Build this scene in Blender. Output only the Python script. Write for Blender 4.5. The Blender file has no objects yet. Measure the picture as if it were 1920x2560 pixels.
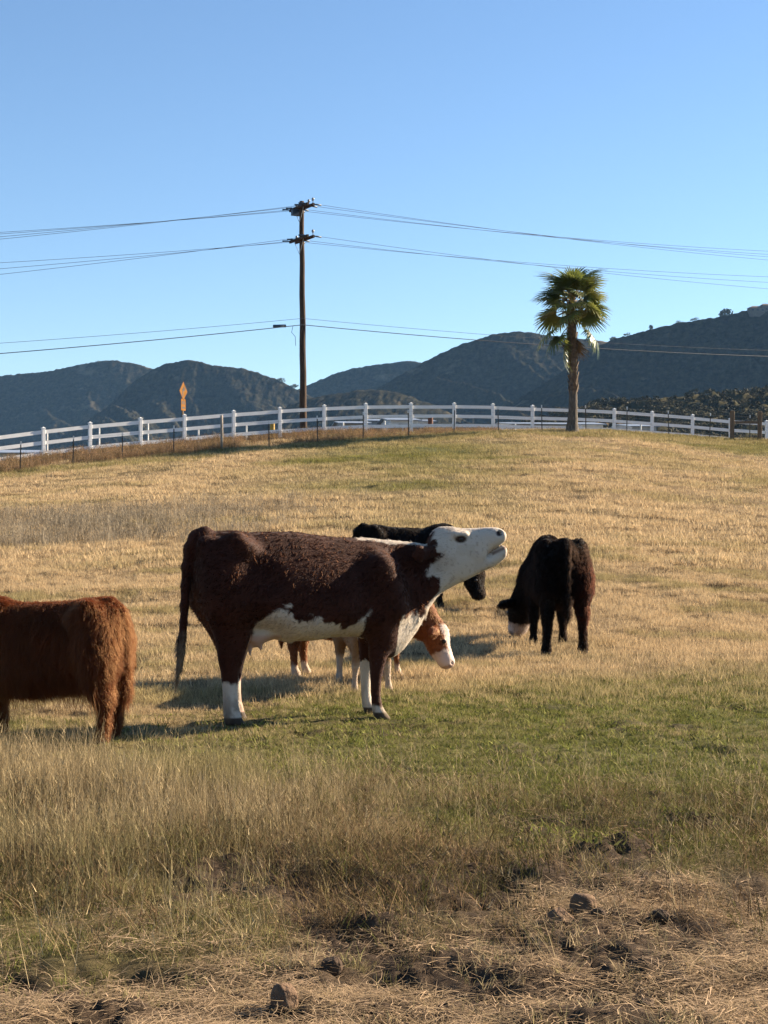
import bpy, math, random
import numpy as np
from mathutils import Vector, Matrix, Euler

# ------------------------------------------------------------------ camera, sky, sun, exposure
F = 3844.0            # focal length in photograph pixels (1920 x 2560)
HC = 1.55             # camera height
HOR = 1280.0          # horizon row
SUN_AZ = math.radians(64.0)   # clockwise from +Y (view direction)
SUN_EL = math.radians(25.0)
S = bpy.context.scene
cam = bpy.data.cameras.new("camera"); cam_ob = bpy.data.objects.new("camera", cam)
S.collection.objects.link(cam_ob); S.camera = cam_ob
cam.sensor_fit = 'HORIZONTAL'; cam.sensor_width = 36.0; cam.lens = 36.0 * F / 1920.0
cam.clip_start = 0.1; cam.clip_end = 20000.0
cam_ob.location = (0, 0, HC); cam_ob.rotation_euler = (math.radians(90), 0, 0)

world = bpy.data.worlds.new("World"); S.world = world; world.use_nodes = True
wn = world.node_tree; wn.nodes.clear()
sky = wn.nodes.new('ShaderNodeTexSky'); sky.sky_type = 'NISHITA'; sky.sun_disc = False
sky.sun_elevation = SUN_EL; sky.sun_rotation = SUN_AZ
sky.air_density = 1.0; sky.dust_density = 0.0; sky.ozone_density = 4.0; sky.altitude = 300
bg = wn.nodes.new('ShaderNodeBackground'); bg.inputs['Strength'].default_value = 0.05
wo = wn.nodes.new('ShaderNodeOutputWorld')
wn.links.new(sky.outputs[0], bg.inputs[0]); wn.links.new(bg.outputs[0], wo.inputs[0])

sun_dir = Vector((math.sin(SUN_AZ) * math.cos(SUN_EL), math.cos(SUN_AZ) * math.cos(SUN_EL), math.sin(SUN_EL)))
sl = bpy.data.lights.new("sun", 'SUN'); sl.energy = 5.0; sl.angle = math.radians(0.5); sl.color = (1.0, 0.835, 0.62)
so = bpy.data.objects.new("sun", sl); S.collection.objects.link(so)
so.rotation_euler = sun_dir.to_track_quat('Z', 'Y').to_euler(); so.location = (40, 10, 40)

S.view_settings.view_transform = 'Standard'; S.view_settings.look = 'None'
S.view_settings.gamma = 1.0; S.view_settings.use_curve_mapping = False
S.view_settings.exposure = 1.85
S.render.engine = 'CYCLES'
S.cycles.use_denoising = True
S.cycles.max_bounces = 6; S.cycles.diffuse_bounces = 3; S.cycles.glossy_bounces = 2
S.cycles.transmission_bounces = 4; S.cycles.volume_bounces = 1; S.cycles.transparent_max_bounces = 6

# ------------------------------------------------------------------ helpers
rng = np.random.default_rng(7); random.seed(7)
COL = S.collection

def hash2(ix, iy, seed):
    n = (ix.astype(np.int64) * 374761393 + iy.astype(np.int64) * 668265263 + seed * 974634777) & 0x7fffffff
    n = ((n ^ (n >> 13)) * 1274126177) & 0x7fffffff
    return ((n ^ (n >> 16)) & 0xffff) / 65535.0

def vnoise(x, y, seed=0):
    x = np.asarray(x, float); y = np.asarray(y, float)
    ix = np.floor(x); iy = np.floor(y); fx = x - ix; fy = y - iy
    fx = fx * fx * fx * (fx * (fx * 6 - 15) + 10); fy = fy * fy * fy * (fy * (fy * 6 - 15) + 10)
    a = hash2(ix, iy, seed); b = hash2(ix + 1, iy, seed); c = hash2(ix, iy + 1, seed); d = hash2(ix + 1, iy + 1, seed)
    return (a * (1 - fx) + b * fx) * (1 - fy) + (c * (1 - fx) + d * fx) * fy

def fbm(x, y, seed=0, octv=4, gain=0.5):
    s = 0.0; a = 1.0; t = 0.0
    for i in range(octv):
        s = s + a * vnoise(np.asarray(x) * 2 ** i + 17.3 * i, np.asarray(y) * 2 ** i - 9.1 * i, seed + i); t += a; a *= gain
    return s / t          # 0..1

def sstep(a, b, x):
    t = np.clip((np.asarray(x, float) - a) / (b - a), 0, 1); return t * t * (3 - 2 * t)

def tag(o, label=None, cat=None, group=None, kind=None):
    if label: o['label'] = label
    if cat: o['category'] = cat
    if group: o['group'] = group
    if kind: o['kind'] = kind
    return o

def mesh_np(name, V, Fc, mat=None, smooth=False):
    me = bpy.data.meshes.new(name)
    V = np.asarray(V, np.float32); Fc = np.asarray(Fc, np.int32)
    me.vertices.add(len(V)); me.vertices.foreach_set('co', V.ravel())
    n, k = Fc.shape
    me.loops.add(n * k); me.loops.foreach_set('vertex_index', Fc.ravel())
    me.polygons.add(n); me.polygons.foreach_set('loop_start', np.arange(0, n * k, k, dtype=np.int32))
    me.polygons.foreach_set('loop_total', np.full(n, k, np.int32))
    if smooth: me.polygons.foreach_set('use_smooth', np.ones(n, bool))
    me.update(calc_edges=True); me.validate()
    if mat: me.materials.append(mat)
    return me

def obj(name, me, parent=None, loc=None):
    o = bpy.data.objects.new(name, me); COL.objects.link(o)
    if parent: o.parent = parent
    if loc is not None: o.location = loc
    return o

def empty(name, loc, rz=0.0):
    o = bpy.data.objects.new(name, None); COL.objects.link(o); o.location = loc; o.rotation_euler = (0, 0, rz); return o

class MB:
    """collects verts and faces (boxes, tubes, strips) for ONE mesh object"""
    def __init__(s): s.v = []; s.f = []; s.m = []; s.cur = 0
    def face(s, pts):
        b = len(s.v); s.v += [tuple(p) for p in pts]; s.f.append(tuple(range(b, b + len(pts)))); s.m.append(s.cur)
    def box(s, c, size, M=None, bev=0.0):
        hx, hy, hz = size[0] / 2, size[1] / 2, size[2] / 2; M = M or Matrix(); c = Vector(c)
        b = len(s.v)
        if bev <= 0:
            for x in (-hx, hx):
                for y in (-hy, hy):
                    for z in (-hz, hz): s.v.append(tuple(c + M.to_3x3() @ Vector((x, y, z))))
            for q in ((0, 1, 3, 2), (4, 6, 7, 5), (0, 4, 5, 1), (2, 3, 7, 6), (0, 2, 6, 4), (1, 5, 7, 3)):
                s.f.append(tuple(b + i for i in q)); s.m.append(s.cur)
        else:
            # chamfered along the long vertical edges and top/bottom
            ring = [(hx, hy - bev), (hx - bev, hy), (-hx + bev, hy), (-hx, hy - bev), (-hx, -hy + bev), (-hx + bev, -hy), (hx - bev, -hy), (hx, -hy + bev)]
            for z, k in ((-hz, 0.0), (hz - bev, 0.0), (hz, bev)):
                for (x, y) in ring:
                    s.v.append(tuple(c + M.to_3x3() @ Vector((x * (1 - k / max(hx, 1e-6)), y * (1 - k / max(hy, 1e-6)), z))))
            for j in range(2):
                for i in range(8):
                    s.f.append((b + j * 8 + i, b + j * 8 + (i + 1) % 8, b + (j + 1) * 8 + (i + 1) % 8, b + (j + 1) * 8 + i)); s.m.append(s.cur)
            s.f.append(tuple(b + 16 + i for i in range(8))); s.m.append(s.cur)
            s.f.append(tuple(b + 7 - i for i in range(8))); s.m.append(s.cur)
    def tube(s, pts, radii, n=8, cap=True):
        pts = [Vector(p) for p in pts]
        if not hasattr(radii, '__len__'): radii = [radii] * len(pts)
        b = len(s.v); up = Vector((0, 0, 1))
        for i, p in enumerate(pts):
            t = (pts[min(i + 1, len(pts) - 1)] - pts[max(i - 1, 0)]).normalized()
            r = up if abs(t.z) < 0.95 else Vector((1, 0, 0))
            a = t.cross(r).normalized(); c = t.cross(a)
            for k in range(n):
                g = 2 * math.pi * k / n
                s.v.append(tuple(p + (a * math.cos(g) + c * math.sin(g)) * radii[i]))
        for i in range(len(pts) - 1):
            for k in range(n):
                s.f.append((b + i * n + k, b + i * n + (k + 1) % n, b + (i + 1) * n + (k + 1) % n, b + (i + 1) * n + k)); s.m.append(s.cur)
        if cap:
            s.f.append(tuple(b + k for k in range(n))[::-1]); s.m.append(s.cur)
            e = b + (len(pts) - 1) * n; s.f.append(tuple(e + k for k in range(n))); s.m.append(s.cur)
    def mesh(s, name, mats, smooth=False):
        me = bpy.data.meshes.new(name); me.from_pydata(s.v, [], s.f)
        for m in (mats if isinstance(mats, (list, tuple)) else [mats]): me.materials.append(m)
        me.polygons.foreach_set('material_index', s.m)
        if smooth: me.polygons.foreach_set('use_smooth', [True] * len(s.f))
        me.update(); return me
    def build(s, name, mats, parent=None, smooth=False, loc=None):
        return obj(name, s.mesh(name, mats, smooth), parent, loc)

def at(px, py, d):
    """photograph pixel + distance along the view axis -> world point"""
    return Vector(((px - 960.0) / F * d, d, HC - (py - HOR) / F * d))

# ------------------------------------------------------------------ materials
def nmat(name):
    m = bpy.data.materials.new(name); m.use_nodes = True
    nt = m.node_tree; b = nt.nodes['Principled BSDF']; return m, nt, b

def ramp(nt, stops):
    r = nt.nodes.new('ShaderNodeValToRGB'); e = r.color_ramp.elements
    while len(e) < len(stops): e.new(0.5)
    for i, (p, c) in enumerate(stops): e[i].position = p; e[i].color = (*c, 1)
    return r

def noisy(name, stops, scale=8.0, rough=0.8, bump=0.0, bscale=None, detail=5.0, spec=0.3, coords='Object', stretch=None, metal=0.0):
    m, nt, b = nmat(name)
    tc = nt.nodes.new('ShaderNodeTexCoord'); src = tc.outputs[coords]
    if stretch:
        mp = nt.nodes.new('ShaderNodeMapping'); mp.inputs['Scale'].default_value = stretch
        nt.links.new(src, mp.inputs[0]); src = mp.outputs[0]
    n = nt.nodes.new('ShaderNodeTexNoise'); n.inputs['Scale'].default_value = scale; n.inputs['Detail'].default_value = detail
    nt.links.new(src, n.inputs['Vector'])
    r = ramp(nt, stops); nt.links.new(n.outputs[0], r.inputs[0]); nt.links.new(r.outputs[0], b.inputs['Base Color'])
    b.inputs['Roughness'].default_value = rough; b.inputs['Specular IOR Level'].default_value = spec; b.inputs['Metallic'].default_value = metal
    if bump:
        n2 = nt.nodes.new('ShaderNodeTexNoise'); n2.inputs['Scale'].default_value = bscale or scale * 3; n2.inputs['Detail'].default_value = 6
        nt.links.new(src, n2.inputs['Vector'])
        bp = nt.nodes.new('ShaderNodeBump'); bp.inputs['Strength'].default_value = bump; bp.inputs['Distance'].default_value = 0.05
        nt.links.new(n2.outputs[0], bp.inputs['Height']); nt.links.new(bp.outputs[0], b.inputs['Normal'])
    return m

def blade_mat(name, dry, green, var=0.35, trans=0.35):
    """thin leaf: diffuse + translucent, tint 0..1 (dry..green) read from the scattered point"""
    m = bpy.data.materials.new(name); m.use_nodes = True; nt = m.node_tree; nt.nodes.clear()
    out = nt.nodes.new('ShaderNodeOutputMaterial')
    at_ = nt.nodes.new('ShaderNodeAttribute'); at_.attribute_type = 'INSTANCER'; at_.attribute_name = 'tint'
    oi = nt.nodes.new('ShaderNodeObjectInfo')
    mix = nt.nodes.new('ShaderNodeMix'); mix.data_type = 'RGBA'
    mix.inputs[6].default_value = (*dry, 1); mix.inputs[7].default_value = (*green, 1)
    nt.links.new(at_.outputs['Fac'], mix.inputs[0])
    hs = nt.nodes.new('ShaderNodeHueSaturation')
    mr = nt.nodes.new('ShaderNodeMapRange'); mr.inputs[3].default_value = 1 - var; mr.inputs[4].default_value = 1 + var
    nt.links.new(oi.outputs['Random'], mr.inputs[0]); nt.links.new(mr.outputs[0], hs.inputs['Value'])
    nt.links.new(mix.outputs[2], hs.inputs['Color'])
    sh = nt.nodes.new('ShaderNodeAttribute'); sh.attribute_name = 'shade'
    mu = nt.nodes.new('ShaderNodeMix'); mu.data_type = 'RGBA'; mu.blend_type = 'MULTIPLY'; mu.inputs[0].default_value = 1.0
    nt.links.new(hs.outputs[0], mu.inputs[6]); nt.links.new(sh.outputs['Color'], mu.inputs[7]); hs = mu
    d = nt.nodes.new('ShaderNodeBsdfDiffuse'); t = nt.nodes.new('ShaderNodeBsdfTranslucent'); ms = nt.nodes.new('ShaderNodeMixShader')
    ms.inputs[0].default_value = trans
    nt.links.new(hs.outputs[2], d.inputs[0]); nt.links.new(hs.outputs[2], t.inputs[0])
    nt.links.new(d.outputs[0], ms.inputs[1]); nt.links.new(t.outputs[0], ms.inputs[2]); nt.links.new(ms.outputs[0], out.inputs[0])
    return m
# ------------------------------------------------------------------ the ground
T_POST = [(50, 1181), (182, 1167), (306, 1152), (434, 1138), (554, 1128), (673, 1117), (794, 1108), (908, 1101), (1022, 1094), (1135, 1088),
          (1246, 1083), (1355, 1077), (1465, 1077), (1567, 1083), (1672, 1091), (1774, 1097), (1874, 1102)]
W_POST = [(-10, 1082), (109, 1067), (225, 1054), (352, 1043), (461, 1035), (584, 1025), (700, 1017), (810, 1011), (914, 1007), (1028, 1006),
          (1135, 1006), (1233, 1008), (1331, 1012), (1433, 1015), (1535, 1020), (1630, 1027), (1731, 1035), (1826, 1044), (1917, 1050), (2010, 1058)]
W_H = 1.42            # height of a white fence post

def d_wire(px): return 60.0 + 15.0 * np.clip(np.asarray(px, float), -900, 2800) / 1920.0
def d_white(px): return 65.0 + 18.5 * np.clip(np.asarray(px, float), -900, 2800) / 1920.0
_tx = np.array([-700.0, -300.0] + [p[0] for p in T_POST] + [2300.0, 2700.0])
_ty = np.array([1262.0, 1218.0] + [p[1] for p in T_POST] + [1128.0, 1160.0])
_wx = np.array([-700.0, -300.0] + [p[0] for p in W_POST] + [2300.0, 2700.0])
_wz = HC - (np.array([1150.0, 1110.0] + [p[1] for p in W_POST] + [1082.0, 1112.0]) - HOR) / F * d_white(_wx) - W_H
_tz = HC - (_ty - HOR) / F * d_wire(_tx)

def smooth_interp(x, xs, ys, w=60.0):
    return sum(np.interp(x + o * w, xs, ys) for o in (-1, -0.5, 0, 0.5, 1)) / 5.0

def ground_base(X, Y):
    X = np.asarray(X, float); Y = np.asarray(Y, float)
    d = np.maximum(Y, 3.0); px = np.clip(960.0 + F * X / d, -700, 2700)
    zt = smooth_interp(px, _tx, _tz); zw = smooth_interp(px, _wx, _wz)
    dt = d_wire(px); dw = d_white(px)
    s = np.clip((d - 16.0) / (dt - 16.0), 0, 1); s = s ** 1.32
    z = zt * s
    m = np.clip((d - dt) / (dw - dt), 0, 1); z = z + (zw - zt) * m
    e = sstep(0, 1, (d - dw) / 45.0)
    return z * (1 - e) + 2.0 * e - 0.15 * sstep(0, 6, d - dw) * (1 - e)

def zone_front(X, Y):
    w = fbm(X * 0.9, Y * 0.9, 31, 3) - 0.5
    return 1 - sstep(-0.35, 0.5, Y - (5.35 + 1.15 * sstep(-0.5, 1.2, X) + 1.5 * w))

def zone_dirt(X, Y):
    """0..1: bare trampled soil near the camera, more on the right"""
    a = zone_front(X, Y)
    b = sstep(0.56, 0.70, fbm(X * 1.1 + 40, Y * 0.9, 33, 4)) * np.maximum(sstep(16, 9, Y) * 0.7, sstep(8.6, 7.4, Y))
    return np.clip(np.maximum(a, b), 0, 1)

def zone_green(X, Y):
    """0..1: fresh short grass between the dry parts"""
    n = fbm(X * 0.55 + 5, Y * 0.4, 35, 4) - 0.5
    band = sstep(7.4 - 1.3 * sstep(-.5, 1.2, X), 9.2 - 1.2 * sstep(-.5, 1.2, X), Y) * (1 - sstep(12.3, 15.0, Y + 1.2 * X * -0.35))
    right = np.maximum(sstep(-2.2, 0.5, X) * 0.5 + 0.5, .85 * sstep(9.2, 9.8, Y) * sstep(12.6, 11.6, Y))
    g = band * right * 1.05 + 1.4 * n - 0.1
    far = (sstep(44, 58, Y) * (0.15 + 0.22 * sstep(-12, 6, X)) + 2.2 * (fbm(X * 0.12, Y * 0.10, 36, 4) - 0.5)) * sstep(22, 46, Y)
    near = sstep(7.2, 5.2, Y) * sstep(-0.2, -0.9, X) * 0.8 + 0.35 * sstep(9.5, 8, Y) * sstep(.45, .62, fbm(X * .9, Y * .9, 38, 3))
    return np.clip(np.maximum(np.maximum(g, far), near), 0, 1)

def ground_z(X, Y):
    X = np.asarray(X, float); Y = np.asarray(Y, float)
    z = ground_base(X, Y)
    D = zone_dirt(X, Y)
    near = sstep(45, 20, Y) * sstep(-3, 1, Y)
    z = z + 0.05 * (fbm(X * 0.5, Y * 0.5, 3, 3) - 0.5) * near
    z = z + (0.012 + 0.055 * D) * (fbm(X * 4.5, Y * 4.5, 5, 4) - 0.5) * 2 * near
    z = z + 0.03 * D * (np.abs(fbm(X * 9, Y * 9, 8, 3) - 0.5) * 3 - 0.4) * near
    z = z - 0.035 * sstep(0.66, 0.74, fbm(X * 1.9 + 11, Y * 1.6, 9, 3)) * near
    z = z + 0.11 * (np.abs(fbm(X * 0.9, Y * 1.1, 13, 3) - 0.5) * 2.2 - 0.3) * sstep(15, 24, Y) * sstep(95, 75, Y)
    z = z - 0.08 * sstep(0.63, 0.69, fbm(X * 0.75, Y * 1.3, 14, 3)) * sstep(13, 17, Y) * sstep(75, 60, Y)
    z = z + 0.16 * (fbm(X * 0.35, Y * 0.5, 12, 4) - 0.5) * sstep(22, 34, Y) * sstep(130, 90, Y)
    return z

def build_ground():
    # polar sheet: fine where the camera looks, coarse all round and out to the horizon
    a_f = np.linspace(-19, 19, 250)
    ang = np.radians(np.concatenate([np.linspace(-180, -20.5, 45), a_f, np.linspace(20.5, 180, 45)[:-1]]))
    r = np.concatenate([[0.4, 1.0, 1.8, 2.6], np.geomspace(3.2, 20, 330), np.geomspace(20.2, 100, 170)[1:], np.geomspace(105, 9000, 40)])
    A, R = np.meshgrid(ang, r, indexing='xy')
    X = np.sin(A) * R; Y = np.cos(A) * R
    Z = ground_z(X, Y)
    n, m = X.shape
    V = np.stack([X, Y, Z], -1).reshape(-1, 3)
    i, j = np.meshgrid(np.arange(n - 1), np.arange(m), indexing='ij')
    j2 = (j + 1) % m
    Fc = np.stack([i * m + j, i * m + j2, (i + 1) * m + j2, (i + 1) * m + j], -1).reshape(-1, 4)[:, ::-1]
    mat, nt, b = nmat('pasture_soil')
    me = mesh_np('ground', V, Fc, mat, True)
    c = np.zeros((len(V), 4), np.float32); c[:, 3] = 1
    c[:, 0] = zone_dirt(V[:, 0], V[:, 1]); c[:, 1] = zone_green(V[:, 0], V[:, 1]); c[:, 2] = sstep(90, 130, np.hypot(V[:, 0], V[:, 1]))
    at_ = me.color_attributes.new('zone', 'FLOAT_COLOR', 'POINT'); at_.data.foreach_set('color', c.ravel())
    # thatch / soil / green colours, mixed by zone and noise
    L = nt.links; N = nt.nodes
    a = N.new('ShaderNodeAttribute'); a.attribute_name = 'zone'
    sp = N.new('ShaderNodeSeparateColor'); L.new(a.outputs['Color'], sp.inputs[0])
    geo = N.new('ShaderNodeNewGeometry')
    def noise(sc, det=6, rough=0.6):
        t = N.new('ShaderNodeTexNoise'); t.inputs['Scale'].default_value = sc; t.inputs['Detail'].default_value = det; t.inputs['Roughness'].default_value = rough
        L.new(geo.outputs['Position'], t.inputs['Vector']); return t.outputs[0]
    thatch = ramp(nt, [(0.30, (0.0546, 0.0351, 0.0172)), (0.48, (0.1560, 0.1053, 0.0507)), (0.70, (0.2964, 0.2067, 0.1092))]); L.new(noise(14, 8, 0.75), thatch.inputs[0])
    soil = ramp(nt, [(0.3, (0.0234, 0.0164, 0.0117)), (0.55, (0.0663, 0.0452, 0.0296)), (0.75, (0.1326, 0.0897, 0.0562))]); L.new(noise(22, 8, 0.7), soil.inputs[0])
    green = ramp(nt, [(0.3, (0.0429, 0.0468, 0.0140)), (0.7, (0.1326, 0.1248, 0.0390))]); L.new(noise(11, 8, 0.7), green.inputs[0])
    def mixc(f, x, y):
        mx = N.new('ShaderNodeMix'); mx.data_type = 'RGBA'
        if f is not None: L.new(f, mx.inputs[0])
        L.new(x, mx.inputs[6]); L.new(y, mx.inputs[7]); return mx
    m1 = mixc(sp.outputs[1], thatch.outputs[0], green.outputs[0])
    m2 = mixc(sp.outputs[0], m1.outputs[2], soil.outputs[0])
    val = ramp(nt, [(0.35, (0.05, 0.05, 0.03)), (0.65, (0.12, 0.10, 0.06))]); L.new(noise(0.03, 6, 0.7), val.inputs[0])
    m3 = mixc(sp.outputs[2], m2.outputs[2], val.outputs[0])
    L.new(m3.outputs[2], b.inputs['Base Color']); b.inputs['Roughness'].default_value = 0.95; b.inputs['Specular IOR Level'].default_value = 0.1
    bp = N.new('ShaderNodeBump'); bp.inputs['Strength'].default_value = 0.9; bp.inputs['Distance'].default_value = 0.03
    L.new(noise(30, 8, 0.75), bp.inputs['Height']); L.new(bp.outputs[0], b.inputs['Normal'])
    tag(obj('ground', me), kind='structure')
build_ground()

# ------------------------------------------------------------------ hills
def hill_mat(name, dark, mid, dry, dry_at):
    m, nt, b = nmat(name); N = nt.nodes; L = nt.links
    g = N.new('ShaderNodeNewGeometry')
    def noise(sc, det=8, ro=0.65):
        t = N.new('ShaderNodeTexNoise'); t.inputs['Scale'].default_value = sc; t.inputs['Detail'].default_value = det; t.inputs['Roughness'].default_value = ro
        L.new(g.outputs['Position'], t.inputs['Vector']); return t.outputs[0]
    r1 = ramp(nt, [(0.36, dark), (0.68, mid)]); L.new(noise(0.16, 6, 0.8), r1.inputs[0])
    r2 = ramp(nt, [(dry_at, (0, 0, 0)), (dry_at + 0.06, (1, 1, 1))]); L.new(noise(0.011, 6, 0.62), r2.inputs[0])
    mx = N.new('ShaderNodeMix'); mx.data_type = 'RGBA'; mx.inputs[7].default_value = (*dry, 1)
    L.new(r2.outputs[0], mx.inputs[0]); L.new(r1.outputs[0], mx.inputs[6]); L.new(mx.outputs[2], b.inputs['Base Color'])
    b.inputs['Roughness'].default_value = 1.0; b.inputs['Specular IOR Level'].default_value = 0.0
    bp = N.new('ShaderNodeBump'); bp.inputs['Strength'].default_value = 0.45; bp.inputs['Distance'].default_value = 2.0
    L.new(noise(0.3, 5, 0.7), bp.inputs['Height']); L.new(bp.outputs[0], b.inputs['Normal'])
    return m

HM = hill_mat('chaparral_hill', (0.005, 0.007, 0.006), (0.055, 0.049, 0.034), (0.11, 0.088, 0.057), 0.60)

def hill(crest, dc, run, label, seed, spur=0.28, rows=150, cols=420, lean=0.35, mat=HM):
    """ridge whose skyline passes through the crest pixels at distance dc, its face coming down toward the camera over `run` metres"""
    cx = np.array([c[0] for c in crest], float) * 1.1573; cy = np.array([c[1] for c in crest], float) * 1.1573
    px = np.linspace(cx[0], cx[-1], cols)
    py = smooth_interp(px, cx, cy, 12.0)
    zc = HC + (HOR - py) / F * dc
    t = np.concatenate([np.linspace(0, 1, rows), 1 + np.linspace(0.02, 0.9, 30)])   # 1 = crest, beyond = back slope
    PX, T = np.meshgrid(px, t, indexing='xy'); ZC = np.broadcast_to(zc, PX.shape)
    Xc = (PX - 960) / F * dc
    # the face slides sideways as it comes down, so spurs run diagonally
    D = dc - run * (1 - T) * np.where(T > 1, 1.0, 1.0)
    X = Xc + lean * (1 - np.minimum(T, 1)) * run * -1.0
    prof = np.where(T <= 1, 0.55 * T + 0.45 * T ** 2.2, 1 - (T - 1) * 1.0)
    Z = -6 + (ZC + 6) * prof
    w = np.clip(1 - T, 0, 1) * np.clip(T * 4, 0, 1) * 2.2
    sx = (X + 0.9 * D) / 190.0; sy = D / 520.0
    ridged = 1 - np.abs(fbm(sx, sy, seed, 4, 0.5) - 0.5) * 4
    Z = Z + (ZC.max() - 0) * spur * (ridged - 0.35) * np.minimum(w, 1)
    Z = Z + (fbm(X / 7.0, D / 7.0, seed + 50, 3, 0.6) - 0.5) * 7.5 * np.where(T > 0.985, 0.45, 1.0)
    V = np.stack([X, D, Z], -1).reshape(-1, 3)
    n, m = X.shape
    i, j = np.meshgrid(np.arange(n - 1), np.arange(m - 1), indexing='ij')
    Fc = np.stack([i * m + j, i * m + j + 1, (i + 1) * m + j + 1, (i + 1) * m + j], -1).reshape(-1, 4)
    o = obj('hill', mesh_np('hill', V, Fc, mat, True)); tag(o, kind='structure'); o['label'] = label
    return o

hill([(-330, 850), (-150, 830), (0, 812), (60, 806), (100, 803), (160, 790), (215, 780), (245, 778), (290, 785), (330, 797), (400, 830), (500, 880), (600, 930)], 2500, 360, 'dark scrubby hill at the left edge of the skyline', 101)
hill([(180, 930), (260, 850), (300, 815), (330, 798), (350, 788), (375, 784), (400, 777), (425, 780), (460, 790), (520, 795), (560, 806), (600, 820), (640, 840), (700, 870), (780, 920)], 2050, 290, 'rounded dark hill behind the road sign', 211)
hill([(420, 960), (560, 880), (640, 842), (670, 830), (720, 808), (760, 796), (830, 785), (880, 780), (930, 785), (1010, 800), (1150, 840), (1300, 900)], 2500, 330, 'low dark hill just right of the utility pole', 307)
hill([(600, 960), (720, 900), (830, 830), (900, 790), (945, 766), (985, 748), (1020, 736), (1060, 724), (1110, 716), (1150, 718), (1190, 726), (1250, 730), (1310, 737), (1360, 752), (1420, 790), (1520, 860)], 1900, 310, 'broad dark hill behind the palm tree', 409)
hill([(960, 960), (1060, 905), (1140, 850), (1200, 812), (1260, 768), (1310, 738), (1340, 728), (1380, 718), (1430, 704), (1480, 696), (1520, 690), (1560, 682), (1600, 673), (1640, 666), (1680, 655), (1780, 640), (1900, 650), (2050, 720)], 1500, 280, 'steep shaded hill rising to the right edge below the house', 503)
hill([(560, 905), (620, 878), (660, 862), (720, 852), (770, 843), (820, 842), (860, 848), (930, 872), (1000, 905)], 1500, 330, 'low sunlit spur at the foot of the hills beside the pole', 601, spur=0.08, rows=80, cols=260)
HN = hill_mat('scrub_slope', (0.035, 0.034, 0.020), (0.085, 0.074, 0.045), (0.19, 0.145, 0.09), 0.58)
scrub_hill = hill([(1130, 925), (1200, 900), (1260, 884), (1300, 876), (1380, 870), (1450, 862), (1520, 856), (1600, 848), (1659, 840), (1760, 828), (1900, 825), (2050, 850)], 560, 300, 'near slope of sunlit scrub at the right behind the fence', 701, spur=0.05, rows=110, cols=300, mat=HN)

# haze: the air between the pasture and the hills
def build_haze():
    m = MB(); m.box((0, 0, 165), (19400, 19400, 350))
    mat = bpy.data.materials.new('thin_haze'); mat.use_nodes = True; nt = mat.node_tree; nt.nodes.clear()
    o = nt.nodes.new('ShaderNodeOutputMaterial'); v = nt.nodes.new('ShaderNodeVolumePrincipled')
    v.inputs['Color'].default_value = (0.30, 0.58, 1.0, 1); v.inputs['Density'].default_value = 0.00004; v.inputs['Anisotropy'].default_value = 0.0
    nt.links.new(v.outputs[0], o.inputs['Volume'])
    tag(m.build('haze', mat), kind='stuff')
build_haze()
# ------------------------------------------------------------------ cattle: one continuous skin per animal, grown from a distance field
def pchip(t, xs, ys):
    """smooth monotone-ish interpolation"""
    xs = np.asarray(xs, float); ys = np.asarray(ys, float)
    h = np.diff(xs); d = np.diff(ys) / h
    m = np.zeros_like(ys); m[0] = d[0]; m[-1] = d[-1]
    for i in range(1, len(xs) - 1):
        m[i] = 0 if d[i - 1] * d[i] <= 0 else 2 * d[i - 1] * d[i] / (d[i - 1] + d[i])
    t = np.clip(t, xs[0], xs[-1]); k = np.clip(np.searchsorted(xs, t) - 1, 0, len(xs) - 2)
    s = (t - xs[k]) / h[k]; s2 = s * s; s3 = s2 * s
    return (2 * s3 - 3 * s2 + 1) * ys[k] + (s3 - 2 * s2 + s) * h[k] * m[k] + (-2 * s3 + 3 * s2) * ys[k + 1] + (s3 - s2) * h[k] * m[k + 1]

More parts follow.
